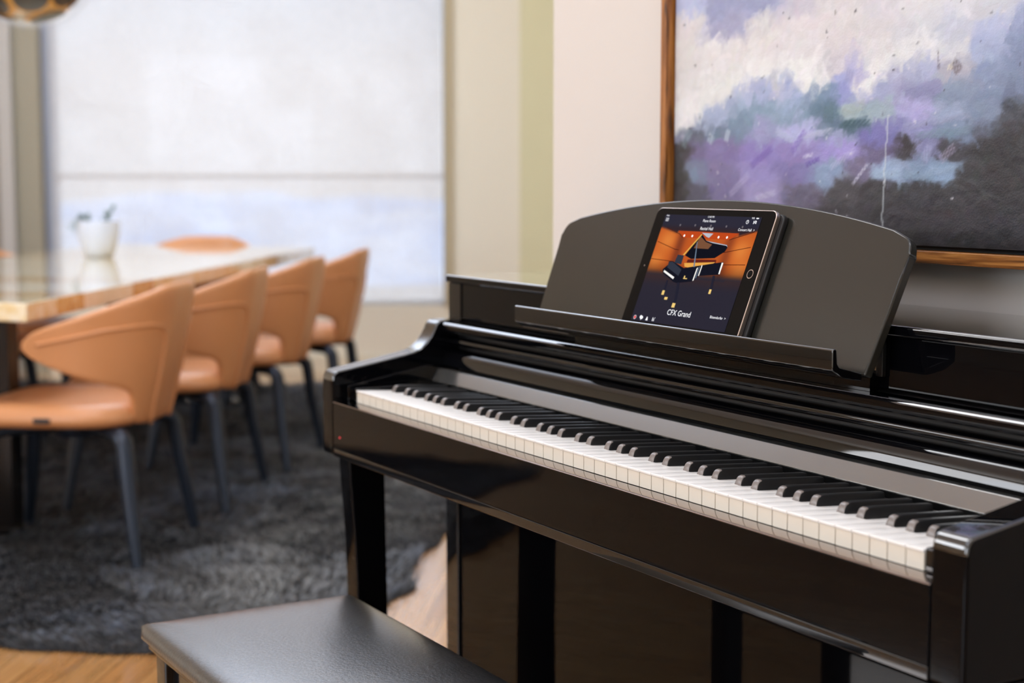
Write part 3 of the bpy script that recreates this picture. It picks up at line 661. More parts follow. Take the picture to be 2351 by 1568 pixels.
# layout colours: inverse-distance blend of the palette spots, warped for ragged edges
def fbm(x, y, sc, oc=4, seed=0):
    r = np.zeros_like(x); amp = 1
    g = np.random.default_rng(seed)
    for o in range(oc):
        n = int(64); t = g.random((n, n)); xs = (x * sc * 2 ** o) % n; ys = (y * sc * 2 ** o) % n
        i, j = xs.astype(int), ys.astype(int); fx, fy = xs - i, ys - j; fx = fx * fx * (3 - 2 * fx); fy = fy * fy * (3 - 2 * fy); i2, j2 = (i + 1) % n, (j + 1) % n
        r += amp * ((t[i, j] * (1 - fx) + t[i2, j] * fx) * (1 - fy) + (t[i, j2] * (1 - fx) + t[i2, j2] * fx) * fy - .5); amp *= .55
    return r
wx = XX + .026 * fbm(XX, ZZ, 22, 4, 1); wz = ZZ + .012 * fbm(XX, ZZ, 26, 4, 2)
num = np.zeros(XX.shape + (3,)); den = np.zeros(XX.shape)
for cx, cz, r_, g_, b_ in CTRL:
    d2 = ((wx - cx) / .05) ** 2 + ((wz - cz) / .022) ** 2
    w = 1 / (d2 + .015) ** 3.4; num += w[..., None] * np.array((r_, g_, b_)); den += w
img = num / den[..., None]
lu_ = img.mean(-1, keepdims=True); md_ = np.clip((lu_ - 85) / 25, 0, 1) * np.clip((200 - lu_) / 25, 0, 1); img = img * (1 + .05 * md_) + np.array((6., 5., 13.)) * md_
hgt = np.zeros(XX.shape)
base = img.copy()
dx = X[1] - X[0]; dz = Z[1] - Z[0]
for n in range(420):          # broad flat-brush blocks first
    cx = rng.uniform(CX0, 1.0); cz = rng.uniform(1.10, 1.36); i = int((cx - CX0) / dx); j = int((cz - CZ0) / dz)
    if base[j, i].mean() < 105: continue
    L = rng.uniform(.010, .026); Wd = rng.uniform(.007, .014); ang = rng.choice([1.45, 1.2, .15, .6]) + rng.normal(0, .15); R = int(L / dx) + 6
    j0, j1, i0, i1 = max(0, j - R), min(nv + 1, j + R), max(0, i - R), min(nu + 1, i + R)
    a = (XX[j0:j1, i0:i1] - cx) * math.cos(ang) + (ZZ[j0:j1, i0:i1] - cz) * math.sin(ang); b2 = -(XX[j0:j1, i0:i1] - cx) * math.sin(ang) + (ZZ[j0:j1, i0:i1] - cz) * math.cos(ang)
    mk = np.clip(4 * (1 - (np.abs(a) / L) ** 4), 0, 1) * np.clip(5 * (1 - (np.abs(b2) / Wd) ** 3), 0, 1) * (.85 + .15 * np.sin(b2 * 2100 + n)) * rng.uniform(.55, .95)
    img[j0:j1, i0:i1] = img[j0:j1, i0:i1] * (1 - mk[..., None]) + (base[j, i] + rng.normal(2, 5)) * mk[..., None]
    hgt[j0:j1, i0:i1] = hgt[j0:j1, i0:i1] * (1 - mk) + mk * rng.uniform(.0002, .0009)
for n in range(3600):
    cx = rng.uniform(CX0, min(CX1, 1.06)); cz = rng.uniform(CZ0, min(CZ1, 1.42))
    i = int((cx - CX0) / dx); j = int((cz - CZ0) / dz)
    c = base[j, i] + rng.normal(0, 2.2, 3) + rng.normal(0, 6)
    lum = c.mean()
    L = rng.uniform(.005, .02) * (1.15 if lum > 170 else 1.); Wd = rng.uniform(.0025, .007)
    ang = rng.normal(.1, .5) if lum < 190 else rng.normal(.9, .9)
    if lum < 75: c = c + rng.normal(0, 6); L *= 1.3
    R = int(L / dx) + 2
    j0, j1, i0, i1 = max(0, j - R), min(nv + 1, j + R), max(0, i - R), min(nu + 1, i + R)
    ux = XX[j0:j1, i0:i1] - cx; uz = ZZ[j0:j1, i0:i1] - cz
    a = ux * math.cos(ang) + uz * math.sin(ang); b2 = -ux * math.sin(ang) + uz * math.cos(ang) + .4 * a * a / L
    br = .75 + .25 * np.sin(b2 * 2600 + n) * np.sin(b2 * 900 + 2 * n)
    mk = np.clip(1.6 * (1 - (np.abs(a) / L) ** 3) , 0, 1) * np.clip(2.2 * (1 - (np.abs(b2) / Wd) ** 2), 0, 1) * br * rng.uniform(.25, .7)
    mk = np.clip(mk, 0, 1)[..., None]
    img[j0:j1, i0:i1] = img[j0:j1, i0:i1] * (1 - mk) + c * mk
    hgt[j0:j1, i0:i1] = hgt[j0:j1, i0:i1] * (1 - mk[..., 0] * .6) + mk[..., 0] * rng.uniform(.0, .0009) * (.6 + .4 * br)
# accents: violet dabs, pale scumbles, dark flecks, the long drip
def dab(cx, cz, L, Wd, ang, c, al=1., h=.0008):
    a0 = (XX - cx) * math.cos(ang) + (ZZ - cz) * math.sin(ang); b0 = -(XX - cx) * math.sin(ang) + (ZZ - cz) * math.cos(ang)
    br = .6 + .4 * np.sin(b0 * 3000 + cx * 90) * np.sin(a0 * 700 + b0 * 1700)
    mk = np.clip(2 * (1 - (np.abs(a0) / L) ** 2.5), 0, 1) * np.clip(2 * (1 - (np.abs(b0) / Wd) ** 2), 0, 1) * br * al
    mk = np.clip(mk, 0, 1)
    img[:] = img * (1 - mk[..., None]) + np.array(c) * mk[..., None]; hgt[:] += mk * h
for args in ((.45, 1.10, .03, .006, .5, (112, 84, 160), .7), (.53, 1.12, .022, .006, .8, (124, 100, 176), .7), (.56, 1.092, .016, .004, .3, (92, 60, 150), .7), (.55, 1.10, .012, .003, .2, (225, 220, 228), .8), (.62, 1.095, .03, .005, .45, (196, 188, 214), .6), (.40, 1.06, .03, .006, .6, (200, 190, 214), .5), (.46, 1.045, .025, .005, .2, (216, 208, 220), .5),
             (.57, 1.13, .035, .005, .12, (186, 186, 206), .8), (.50, 1.128, .022, .006, -.4, (178, 184, 204), .8), (.37, 1.132, .010, .006, 1.2, (196, 205, 214), .9), (.33, 1.128, .008, .008, 1.0, (190, 200, 208), .8), (.27, 1.13, .018, .008, .9, (130, 148, 156), .8),
             (.655, 1.075, .022, .0025, .75, (205, 198, 210), .9), (.70, 1.074, .030, .006, .05, (160, 178, 194), .85), (.76, 1.072, .03, .006, -.1, (140, 160, 176), .8), (.80, 1.078, .03, .005, .1, (150, 166, 184), .7), (.775, 1.10, .012, .008, 1.1, (170, 170, 200), .7), (.81, 1.10, .016, .007, .6, (190, 176, 200), .6),
             (.80, 1.125, .05, .006, .05, (120, 142, 152), .7), (.79, 1.14, .06, .005, .1, (158, 160, 184), .7), (.645, 1.142, .03, .006, 0., (58, 84, 94), .85), (.590, 1.155, .012, .012, 1.5, (88, 112, 118), .7), (.64, 1.162, .025, .008, .2, (168, 176, 166), .6), (.60, 1.187, .012, .007, 1.3, (140, 150, 188), .7), (.63, 1.205, .010, .008, 1.2, (150, 150, 186), .7),
             (.79, 1.215, .002, .014, .1, (96, 84, 90), .6), (.82, 1.205, .008, .010, .8, (92, 80, 80), .7), (.81, 1.205, .006, .004, .3, (226, 216, 190), .8), (.29, 1.075, .010, .012, .4, (120, 150, 164), .6), (.60, 1.29, .002, .003, .2, (90, 84, 70), .7)):
    dab(*args)
for n in range(120):
    cx, cz = rng.uniform(CX0, 1.0), rng.uniform(CZ0, 1.32)
    dk_ = rng.random() < .6
    dab_c = (60, 56, 62) if dk_ else (220, 214, 216)
    L = rng.uniform(.001, .0035); W_ = rng.uniform(.0008, .0016)
    i = int((cx - CX0) / dx); j = int((cz - CZ0) / dz); R = 6
    j0, j1, i0, i1 = max(0, j - R), min(nv + 1, j + R), max(0, i - R), min(nu + 1, i + R); ang = rng.uniform(0, 3)
    a = (XX[j0:j1, i0:i1] - cx) * math.cos(ang) + (ZZ[j0:j1, i0:i1] - cz) * math.sin(ang); b2 = -(XX[j0:j1, i0:i1] - cx) * math.sin(ang) + (ZZ[j0:j1, i0:i1] - cz) * math.cos(ang)
    mk = (np.clip(1.5 - (a / L) ** 2 - (b2 / W_) ** 2, 0, 1) * rng.uniform(.3, .8))[..., None]
    img[j0:j1, i0:i1] = img[j0:j1, i0:i1] * (1 - mk) + np.array(dab_c) * mk; hgt[j0:j1, i0:i1] += mk[..., 0] * .0006
dx_ = XX - np.interp(ZZ, [1.0127, 1.0969, 1.16], [.6981, .7016, .7050]) - .0008 * np.sin(ZZ * 220)
mk = np.clip(1.6 - (dx_ / .0013) ** 2, 0, 1) * .65 * (ZZ < 1.150) * (ZZ > 1.004); img = img * (1 - mk[..., None]) + np.array((205, 208, 206)) * mk[..., None]; hgt += mk * .0008
img = np.clip(img * np.array((.92, .935, .96)), 0, 255); s_ = img / 255; lin_img = np.where(s_ <= .04045, s_ / 12.92, ((s_ + .055) / 1.055) ** 2.4)
cols = np.concatenate([lin_img.reshape(-1, 3), np.ones((lin_img.size // 3, 1))], 1)
verts = np.stack([XX.ravel(), (.4325 - .5 * np.clip(hgt, 0, .0022)).ravel(), ZZ.ravel()], 1)
fc = np.array(grid_faces(nu, nv), dtype=np.int32)[:, ::1]
me = bpy.data.meshes.new('canvas')
side = [(CX0, .4455, CZ0), (CX1, .4455, CZ0), (CX1, .4455, CZ1), (CX0, .4455, CZ1)]
me.from_pydata([tuple(map(float, v)) for v in verts] , [], fc.tolist())
a = me.color_attributes.new('paint', 'FLOAT_COLOR', 'POINT'); a.data.foreach_set('color', cols.astype(np.float32).ravel())
me.polygons.foreach_set('use_smooth', np.ones(len(me.polygons), dtype=bool))
m, nt, out = new_mat('oil_paint')
b = N(nt, 'ShaderNodeBsdfPrincipled'); b.inputs['Roughness'].default_value = .42; b.inputs['Specular IOR Level'].default_value = .35
at = N(nt, 'ShaderNodeAttribute'); at.attribute_name = 'paint'; nt.links.new(at.outputs['Color'], b.inputs['Base Color'])
tc = N(nt, 'ShaderNodeTexCoord'); nz = N(nt, 'ShaderNodeTexNoise'); nz.inputs['Scale'].default_value = 420; nz.inputs['Detail'].default_value = 3; nt.links.new(tc.outputs['Object'], nz.inputs['Vector'])
bp = N(nt, 'ShaderNodeBump'); bp.inputs['Strength'].default_value = .25; bp.inputs['Distance'].default_value = .001; nt.links.new(nz.outputs['Fac'], bp.inputs['Height']); nt.links.new(bp.outputs[0], b.inputs['Normal'])
nt.links.new(b.outputs[0], out.inputs[0]); me.materials.append(m)
o = bpy.data.objects.new('canvas', me); COL.objects.link(o); childw(o, art)
bm = bmesh.new(); box(bm, CX0 + .0005, CX1 - .0005, .4335, .4455, CZ0 + .0005, CZ1 - .0005); childw(link('stretcher', bm, M['dark']), art)

# ------------------------------------------------------------------ dining table
def table_mat():
    m, nt, out = new_mat('glossy_striped_wood')
    b = N(nt, 'ShaderNodeBsdfPrincipled'); b.inputs['Roughness'].default_value = .07; b.inputs['Coat Weight'].default_value = .8; b.inputs['Coat Roughness'].default_value = .04
    tc = N(nt, 'ShaderNodeTexCoord'); sx = N(nt, 'ShaderNodeSeparateXYZ'); nt.links.new(tc.outputs['Object'], sx.inputs[0])
    # planks run across the table: one tone per 0.19 m strip of length
    dv = N(nt, 'ShaderNodeMath', operation='DIVIDE'); dv.inputs[1].default_value = .21; nt.links.new(sx.outputs['X'], dv.inputs[0])
    fl = N(nt, 'ShaderNodeMath', operation='FLOOR'); nt.links.new(dv.outputs[0], fl.inputs[0])
    wn = N(nt, 'ShaderNodeTexWhiteNoise'); wn.noise_dimensions = '1D'; nt.links.new(fl.outputs[0], wn.inputs['W'])
    mp = N(nt, 'ShaderNodeMapping'); mp.inputs['Scale'].default_value = (24, 2.2, 16); nt.links.new(tc.outputs['Object'], mp.inputs['Vector'])
    nz = N(nt, 'ShaderNodeTexNoise'); nz.inputs['Scale'].default_value = 1; nz.inputs['Detail'].default_value = 4; nz.inputs['Distortion'].default_value = 2.2; nt.links.new(mp.outputs[0], nz.inputs['Vector'])
    ad = N(nt, 'ShaderNodeMath', operation='MULTIPLY_ADD'); ad.inputs[1].default_value = .95; nt.links.new(nz.outputs['Fac'], ad.inputs[0])
    sc = N(nt, 'ShaderNodeMath', operation='MULTIPLY_ADD'); sc.inputs[1].default_value = .55; sc.inputs[2].default_value = -.19; nt.links.new(wn.outputs[0], sc.inputs[0]); nt.links.new(sc.outputs[0], ad.inputs[2])
    r = N(nt, 'ShaderNodeValToRGB'); els = r.color_ramp.elements; els[0].position = .22; els[0].color = col((196, 142, 66)); els[1].position = .72; els[1].color = col((242, 232, 208))
    e = els.new(.42); e.color = col((220, 176, 96)); e = els.new(.56); e.color = col((234, 212, 164))
    nt.links.new(ad.outputs[0], r.inputs[0]); nt.links.new(r.outputs[0], b.inputs['Base Color']); nt.links.new(b.outputs[0], out.inputs[0]); return m
M['tablewood'] = table_mat()
M['legsteel'] = pbr('dark_steel', (44, 40, 38), .22, metal=.9)
rz_t = math.atan2(TD.y, TD.x)
table = empty('dining_table', 'long glossy wooden dining table with pale and golden striped planks', 'table', (T0.x, T0.y, 0), rz_t)
# local: +x along the table, +y is to the LEFT of TD; FD is at local +y? (computed below)
fl_ = Matrix.Rotation(-rz_t, 3, 'Z') @ FD
SY = 1 if fl_.y > 0 else -1
TLEN, TWID, SK = 3.44, 1.12, .34      # ends of the top are cut on a slant
bm = bmesh.new()
pl = [(0, 0), (TLEN, 0), (TLEN + SK, SY * TWID), (SK, SY * TWID)]
tv = [bm.verts.new((x, y, .74)) for x, y in pl]; bv = [bm.verts.new((x, y, .69)) for x, y in pl]
bm.faces.new(tv); bm.faces.new(bv[::-1])
for i in range(4): j = (i + 1) % 4; bm.faces.new((tv[i], bv[i], bv[j], tv[j]))
link('table_top', bm, M['tablewood'], table, bevel=.003)
for lx in (.42, TLEN - .35):
    fr_l = []
    bm = bmesh.new()
    for ly in (.25, TWID - .25):
        box(bm, lx - .04, lx + .04, SY * ly - .03, SY * ly + .03, .045, .6898)
    box(bm, lx - .04, lx + .04, min(SY * .22, SY * (TWID - .22)), max(SY * .22, SY * (TWID - .22)), .014, .045)
    link('leg_frame', bm, M['legsteel'], table, bevel=.003)

# ------------------------------------------------------------------ dining chairs
M['tan_leather'] = pbr('tan_leather', (206, 144, 96), .38, ior=1.5, coat=.25, coat_rough=.3, var=.06, vscale=5, bump=.08, bscale=260)
M['slate'] = pbr('dark_slate_metal', (44, 51, 63), .34, metal=.5, var=.05)
CH = 'tan leather tub dining chair'
def shell_pt(l, z):
    """l: signed arc length from the rear centre; z height"""
    k = min(1, max(0, (z - .375) / .40))
    lean = .085 * (1 - k) ** 1.3
    Wd = .205 + .085 * k ** .8
    h = .05; R = Wd - h; s = 1 if l >= 0 else -1; l = abs(l)
    if l < h: x, y = 0, l
    elif l < h + PI * R / 2: a = (l - h) / R; x, y = R - R * math.cos(a), h + R * math.sin(a)
    else: q = l - h - PI * R / 2; x, y = R + q, h + R - .10 * q * q
    x *= 1 - .12 * (1 - k)
    return Vector((-.315 + lean + x, s * y, z))
def zt(l):
    l = abs(l)
    return .773 - .003 * (l / .12) ** 2 if l < .12 else .770 - .040 * min(1, (l - .12) / .15) - (.105 * (l - .27) / .30 if l > .27 else 0)
def zb(l):
    l = abs(l); P = [(0, .384), (.115, .384), (.135, .388), (.150, .400), (.160, .43), (.172, .462), (.192, .484), (.225, .498), (.27, .508), (.36, .533), (.43, .556), (.49, .582), (.53, .606)]
    for (a, b), (c, d) in zip(P, P[1:]):
        if l <= c: t = (l - a) / (c - a); t = t * t * (3 - 2 * t) if False else t; return b + (d - b) * t
    return P[-1][1]
def chair(root):
    bm = bmesh.new(); LM = .522
    ls = sorted(set([round(x, 4) for x in list(np.linspace(0, .11, 6)) + list(np.linspace(.11, .25, 18)) + list(np.linspace(.25, LM, 16))]))
    ls = [-x for x in ls[::-1] if x > 0] + ls; nt_ = 14; g = []
    for l in ls:
        z0, z1 = zb(l), zt(l); c = []
        f = max(0, (abs(l) - .485) / .037); z1 -= .018 * f ** 2; z0 += .012 * f ** 2
        for t in range(nt_ + 1): c.append(bm.verts.new(shell_pt(l, z0 + (z1 - z0) * t / nt_)))
        g.append(c)
    for a, b in zip(g, g[1:]):
        for t in range(nt_): bm.faces.new((a[t], b[t], b[t + 1], a[t + 1]))
    o = link('back_shell', bm, M['tan_leather'], root, smooth=180)
    # make sure the outside faces out
    sm = o.modifiers.new('thick', 'SOLIDIFY'); sm.thickness = .026; sm.offset = 0
    sb = o.modifiers.new('soft', 'SUBSURF'); sb.levels = 1; sb.render_levels = 1
    for s in (1, -1):
        path = [(.080, .385), (.086, .44), (.090, .50), (.093, .56), (.097, .61), (.106, .642), (.126, .660), (.160, .667), (.22, .666), (.30, .658), (.38, .640), (.43, .630), (.475, .620)]
        pts = []
        for i in range(len(path) - 1):
            for q in range(3): t = q / 3; pts.append((path[i][0] + (path[i + 1][0] - path[i][0]) * t, path[i][1] + (path[i + 1][1] - path[i][1]) * t))
        pts.append(path[-1]); P = []
        for l, z in pts:
            p = shell_pt(s * l, z); q1, q2 = shell_pt(s * l + .002, z), shell_pt(s * l, z + .002); n = (q1 - p).cross(q2 - p).normalized()
            if n.dot(Vector((p.x + .02, p.y, 0))) < 0: n = -n
            P.append(p + n * .0130)
        bm = bmesh.new(); tube(bm, P, .0055, 8); link('welt', bm, M['tan_leather'], o, smooth=180)
    # seat cushion
    bm = bmesh.new(); n = 40; prof = [(.0, .384), (.80, .384), (.93, .386), (.985, .396), (1., .410), (.985, .424), (.94, .440), (.85, .449), (.5, .4455), (.0, .442)]; rings = []
    for r, z in prof:
        if r < 1e-6: rings.append([bm.verts.new((.03, 0, z))]); continue
        ring = []
        for k in range(n):
            a = 2 * PI * k / n; ca, sa = math.cos(a), math.sin(a); e = 2 / 3.6
            ring.append(bm.verts.new((.03 + r * .265 * math.copysign(abs(ca) ** e, ca), r * .245 * math.copysign(abs(sa) ** e, sa), z - (.02 * max(0, ca) ** 3 * r if z > .41 else 0))))
        rings.append(ring)
    for a, b in zip(rings, rings[1:]):
        for k in range(n):
            l = (k + 1) % n
            if len(a) == 1: bm.faces.new((a[0], b[l], b[k]))
            elif len(b) == 1: bm.faces.new((a[k], a[l], b[0]))
            else: bm.faces.new((a[k], a[l], b[l], b[k]))
    link('seat', bm, M['tan_leather'], root, smooth=180)
    boxes('maker_tag', M['dark'], root, (-.02, .025, .2435, .2505, .402, .416), bevel=.001)
    # swivel hub and four bent legs
    bm = bmesh.new(); lathe(bm, [(0, .332), (.055, .332), (.065, .344), (.065, .370), (.10, .380), (.10, .3835), (0, .3835)], 24); link('swivel_hub', bm, M['slate'], root, smooth=40)
    for sx in (1, -1):
        for sy in (1, -1):
            P = [(sx * .03, sy * .03, .362), (sx * .12, sy * .12, .368), (sx * .185, sy * .185, .366)]
            for k in range(1, 7): a = k / 6 * 1.40; P.append((sx * (.185 + .03 * math.sin(a)), sy * (.185 + .03 * math.sin(a)), .366 - .03 * (1 - math.cos(a))))
            P += [(sx * .226, sy * .226, .24), (sx * .243, sy * .243, .12), (sx * .258, sy * .258, .015)]
            R = [(.016, .026), (.018, .026), (.019, .026)] + [(.0215, .025)] * 6 + [(.021, .024), (.018, .020), (.014, .016)]
            bm = bmesh.new(); tube(bm, P, R, 10); link('leg', bm, M['slate'], root, smooth=50)
NEAR = 'tan leather dining chairs along the near side of the table'
FARG = 'tan leather dining chairs along the far side of the table'
C1 = Vector((-2.211, .127, .012)); STEP = Vector((-.561, .4435, 0))
ang_near = math.atan2(FD.y, FD.x); ang_far = ang_near + PI
ORD = ['at the near corner of the table', 'second from the near corner of the table', 'third from the near corner of the table', 'last in the row, before the cream wall']
proto = None
for k in range(4):
    p = C1 + STEP * k + FD * (.0)
    if proto is None:
        proto = empty('dining_chair', '', 'chair', p, ang_near); chair(proto); r = proto
    else:
        r = copy_tree(proto); r.location = p
    r.rotation_euler.z = ang_near + (.0, .02, -.02, .03)[k]
    tag(r, CH + ' ' + ORD[k], 'chair', NEAR)
FORD = {2: 'across the table, the farther from the window', 3: 'across the table, the one nearer the window'}
for k in (2, 3):
    r = copy_tree(proto); r.location = C1 + STEP * (k + .15) + FD * 1.16; r.rotation_euler.z = ang_far
    tag(r, CH + ' ' + FORD[k], 'chair', FARG)
r = copy_tree(proto); r.location = T0 + TD * (TLEN + SK * .6 - .26) + FD * .60 - Vector((0, 0, .728)); r.rotation_euler.z = rz_t + PI
tag(r, CH + ' at the window end of the table', 'chair')
for k in r.keys():
    pass
if 'group' in r: del r['group']

# ------------------------------------------------------------------ potted plant on the table
M['pot'] = pbr('white_ceramic', (204, 213, 232), .35, var=.01)
M['soil'] = pbr('dark_soil', (52, 40, 32), .95, var=.3)
M['leaf'] = pbr('grey_green_leaf', (92, 116, 92), .5, var=.25, vscale=40)
pot = empty('potted_plant', 'small trailing green plant in a white tapered pot on the dining table', 'plant', (-4.40, .80, .7405)); pot.scale = (1.0, 1.0, 1.1)
bm = bmesh.new(); lathe(bm, [(0, 0), (.048, 0), (.056, .004), (.068, .03), (.083, .075), (.088, .11), (.089, .137), (.086, .139), (.083, .136), (.080, .118), (0, .118)], 36); link('pot', bm, M['pot'], pot, smooth=50)
bm = bmesh.new(); lathe(bm, [(0, .1185), (.079, .1185), (.078, .122), (.04, .126), (0, .125)], 24); link('soil', bm, M['soil'], pot, smooth=60)
bm = bmesh.new(); RV = Vector((.4998, .8661, 0))
stems = []
for (pts) in ([(-.03, .125), (-.07, .150), (-.098, .125), (-.108, .085)], [(-.02, .125), (-.06, .158), (-.10, .145), (-.125, .100)], [(.03, .125), (.05, .16), (.062, .195)], [(.02, .125), (.035, .155), (.038, .180)], [(-.04, .125), (-.06, .148), (-.085, .14)]):
    P = [RV * a + Vector((0, 0, z)) + Vector((.86, -.5, 0)) * random.uniform(-.02, .02) for a, z in pts]
    tube(bm, P, .0018, 6); stems.append(P)
link('stem', bm, M['leaf'], pot, smooth=60)
bm = bmesh.new()
for P in stems:
    for a, b in zip(P, P[1:]):
        for q in range(5):
            c = a.lerp(b, q / 5); d = Vector((random.uniform(-1, 1), random.uniform(-1, 1), random.uniform(-.3, 1))).normalized(); sdir = d.cross(Vector((.3, .2, 1))).normalized(); L = random.uniform(.018, .03)
            v = [bm.verts.new(c), bm.verts.new(c + d * L * .5 + sdir * L * .35), bm.verts.new(c + d * L), bm.verts.new(c + d * L * .5 - sdir * L * .35)]
            bm.faces.new(v)
link('foliage', bm, M['leaf'], pot)

# ------------------------------------------------------------------ pendant lamp
M['gold'] = pbr('brushed_gold', (200, 148, 58), .45, metal=.35, var=.1)
M['discblk'] = pbr('black_disc', (36, 33, 30), .4)
m, nt, out = new_mat('clear_acrylic'); tr = N(nt, 'ShaderNodeBsdfTransparent'); gl = N(nt, 'ShaderNodeBsdfGlossy'); gl.inputs['Roughness'].default_value = .03
lw = N(nt, 'ShaderNodeLayerWeight'); lw.inputs[0].default_value = .05; mx = N(nt, 'ShaderNodeMixShader'); nt.links.new(lw.outputs['Facing'], mx.inputs[0]); nt.links.new(tr.outputs[0], mx.inputs[1]); nt.links.new(gl.outputs[0], mx.inputs[2]); nt.links.new(mx.outputs[0], out.inputs[0]); M['acrylic'] = m
LC = Vector((-3.4, .3027, 1.8412)); LR = .255
lamp = empty('pendant_lamp', 'globe pendant lamp covered in gold and black discs hanging over the table', 'lamp', LC)
bm = bmesh.new(); bmesh.ops.create_uvsphere(bm, u_segments=48, v_segments=24, radius=LR * .86); link('inner_globe', bm, pbr('pale_globe', (206, 200, 190), .3, metal=.3), lamp, smooth=90)
bm = bmesh.new(); bmesh.ops.create_uvsphere(bm, u_segments=48, v_segments=24, radius=LR * 1.0); link('outer_globe', bm, M['acrylic'], lamp, smooth=90)
RVc = Vector((.4998, .8661, 0)); CVc = Vector((.866, -.5, 0))
gdir = [(RVc * .24 + Vector((0, 0, -.72)) + CVc * .65).normalized(), (RVc * -.36 + Vector((0, 0, -.76)) + CVc * .53).normalized(), (RVc * .72 + Vector((0, 0, -.60)) + CVc * .36).normalized()]
for i in range(60):
    z = 1 - 2 * (i + .5) / 60; a = i * 2.39996; n = Vector((math.sqrt(1 - z * z) * math.cos(a), math.sqrt(1 - z * z) * math.sin(a), z))
    if all(n.angle(q) > .60 for q in gdir): gdir.append(n)
for n in gdir:
    t1 = n.orthogonal().normalized(); t2 = n.cross(t1)
    def cap(bm, rad, R, mi):
        rings = []
        for q in range(5):
            th = rad * q / 4
            rings.append([bm.verts.new((n * math.cos(th) + (t1 * math.cos(2 * PI * k / 20) + t2 * math.sin(2 * PI * k / 20)) * math.sin(th)) * R) for k in range(20 if q else 1)])
        for a, b in zip(rings, rings[1:]):
            for k in range(20):
                l = (k + 1) % 20
                f = bm.faces.new((a[0], b[k], b[l])) if len(a) == 1 else bm.faces.new((a[k], b[k], b[l], a[l])); f.material_index = mi
    bm = bmesh.new(); cap(bm, .355, LR * .90, 0); gd = link('gold_disc', bm, M['gold'], lamp, smooth=60)
    bm = bmesh.new(); cap(bm, .265, LR * .925, 0); link('black_disc', bm, M['discblk'], gd, smooth=60)
bm = bmesh.new(); tube(bm, [(0, 0, LR * .86), (0, 0, H - LC.z - .02)], .004, 8); link('cord', bm, M['dark'], lamp)
bm = bmesh.new(); lathe(bm, [(0, H - LC.z - .001), (.06, H - LC.z - .001), (.06, H - LC.z - .02), (0, H - LC.z - .025)], 24); link('ceiling_rose', bm, M['gold'], lamp, smooth=40)

# ------------------------------------------------------------------ fur rug
RA = Vector((-.80, .60, 0)); RB = Vector((.60, .80, 0)); RC = Vector((-.86, .38, 0))    # near right corner, along, across (to the right)
def fur_shade():
    m, nt, out = new_mat('dark_fur')
    b = N(nt, 'ShaderNodeBsdfPrincipled'); b.inputs['Roughness'].default_value = .42; b.inputs['Sheen Weight'].default_value = .25
    at = N(nt, 'ShaderNodeAttribute'); at.attribute_name = 'paint'; nt.links.new(at.outputs['Color'], b.inputs['Base Color']); nt.links.new(b.outputs[0], out.inputs[0]); return m
M['fur'] = fur_shade()
RL, RWd = 4.55, 3.0
def edge_in(u, w): return RL, RWd
def rug_xy(u, w): return RC + RA * u - RB * w
rug = empty('fur_rug', 'large shaggy charcoal fur rug under the dining table and chairs', 'rug', (RC.x, RC.y, 0))
def wob(t, s): return .07 * noise.noise(Vector((t * 2.2, s, .3))) + .035 * noise.noise(Vector((t * 7, s, 1.3)))
def inside(u, w):
    return u > wob(w, 1.) and u < RL + wob(w, 2.) and w > wob(u, 3.) and w < RWd + wob(u, 4.)
bm = bmesh.new(); nU, nW = 120, 80; gv = {}
for i in range(nU + 1):
    for j in range(nW + 1):
        u = RL * i / nU; w = RWd * j / nW
        uu = wob(w, 1.) + (RL + wob(w, 2.) - wob(w, 1.)) * i / nU; ww = wob(u, 3.) + (RWd + wob(u, 4.) - wob(u, 3.)) * j / nW
        p = rug_xy(uu, ww); ed = min(i, nU - i, j, nW - j)
        z = .004 if ed == 0 else .012 + .010 * noise.noise(Vector((p.x * 5, p.y * 5, 0)))
        gv[i, j] = bm.verts.new((p.x, p.y, max(.003, z)))
for i in range(nU):
    for j in range(nW): bm.faces.new((gv[i, j], gv[i + 1, j], gv[i + 1, j + 1], gv[i, j + 1]))
hide = childw(link('hide', bm, pbr('dark_hide', (17, 17, 20), .8, var=.3, vscale=6), smooth=90), rug)
# pile: individual tapering locks
NB = 95000
uu = rng.random(NB) * (RL + .1) - .05; ww = rng.random(NB) * (RWd + .1) - .05
keep = np.array([inside(u, w) for u, w in zip(uu, ww)]); uu, ww = uu[keep], ww[keep]; NBk = len(uu)
px = RC.x + RA.x * uu - RB.x * ww; py = RC.y + RA.y * uu - RB.y * ww
def nfield(x, y, sc, seed): return fbm(x + 40, y + 40, sc, 3, seed)
# hair leans one way inside each pelt patch; patches come from a coarse cell pattern
cellN = 46; cu, cw = rng.random(cellN) * RL, rng.random(cellN) * RWd; cang = rng.random(cellN) * 2 * PI; ctone = rng.random(cellN)
d = (uu[:, None] + .12 * nfield(px, py, 3, 5)[:, None] - cu) ** 2 + (ww[:, None] + .12 * nfield(px, py, 3, 6)[:, None] - cw) ** 2
ci = d.argmin(1)
ang = cang[ci] + 1.6 * nfield(px, py, 2.2, 8) + rng.normal(0, .35, NBk)
tuft = .75 * nfield(px, py, 6, 9) + .6 * nfield(px, py, 17, 12)
L = (.030 + .015 * rng.random(NBk)) * np.clip(1 + .9 * tuft, .35, 1.9); lean = .75 + .2 * rng.random(NBk)
Wb = .0016 + .0012 * rng.random(NBk)
hx, hy = np.cos(ang), np.sin(ang); qx, qy = -hy, hx
P0 = np.stack([px, py, np.full(NBk, .006)], 1)
h1 = np.stack([hx * L * .30 * lean, hy * L * .30 * lean, L * .42], 1); h2 = np.stack([hx * L * .72 * lean, hy * L * .72 * lean, L * .62], 1); h3 = np.stack([hx * L * 1.05 * lean, hy * L * 1.05 * lean, L * .58], 1)
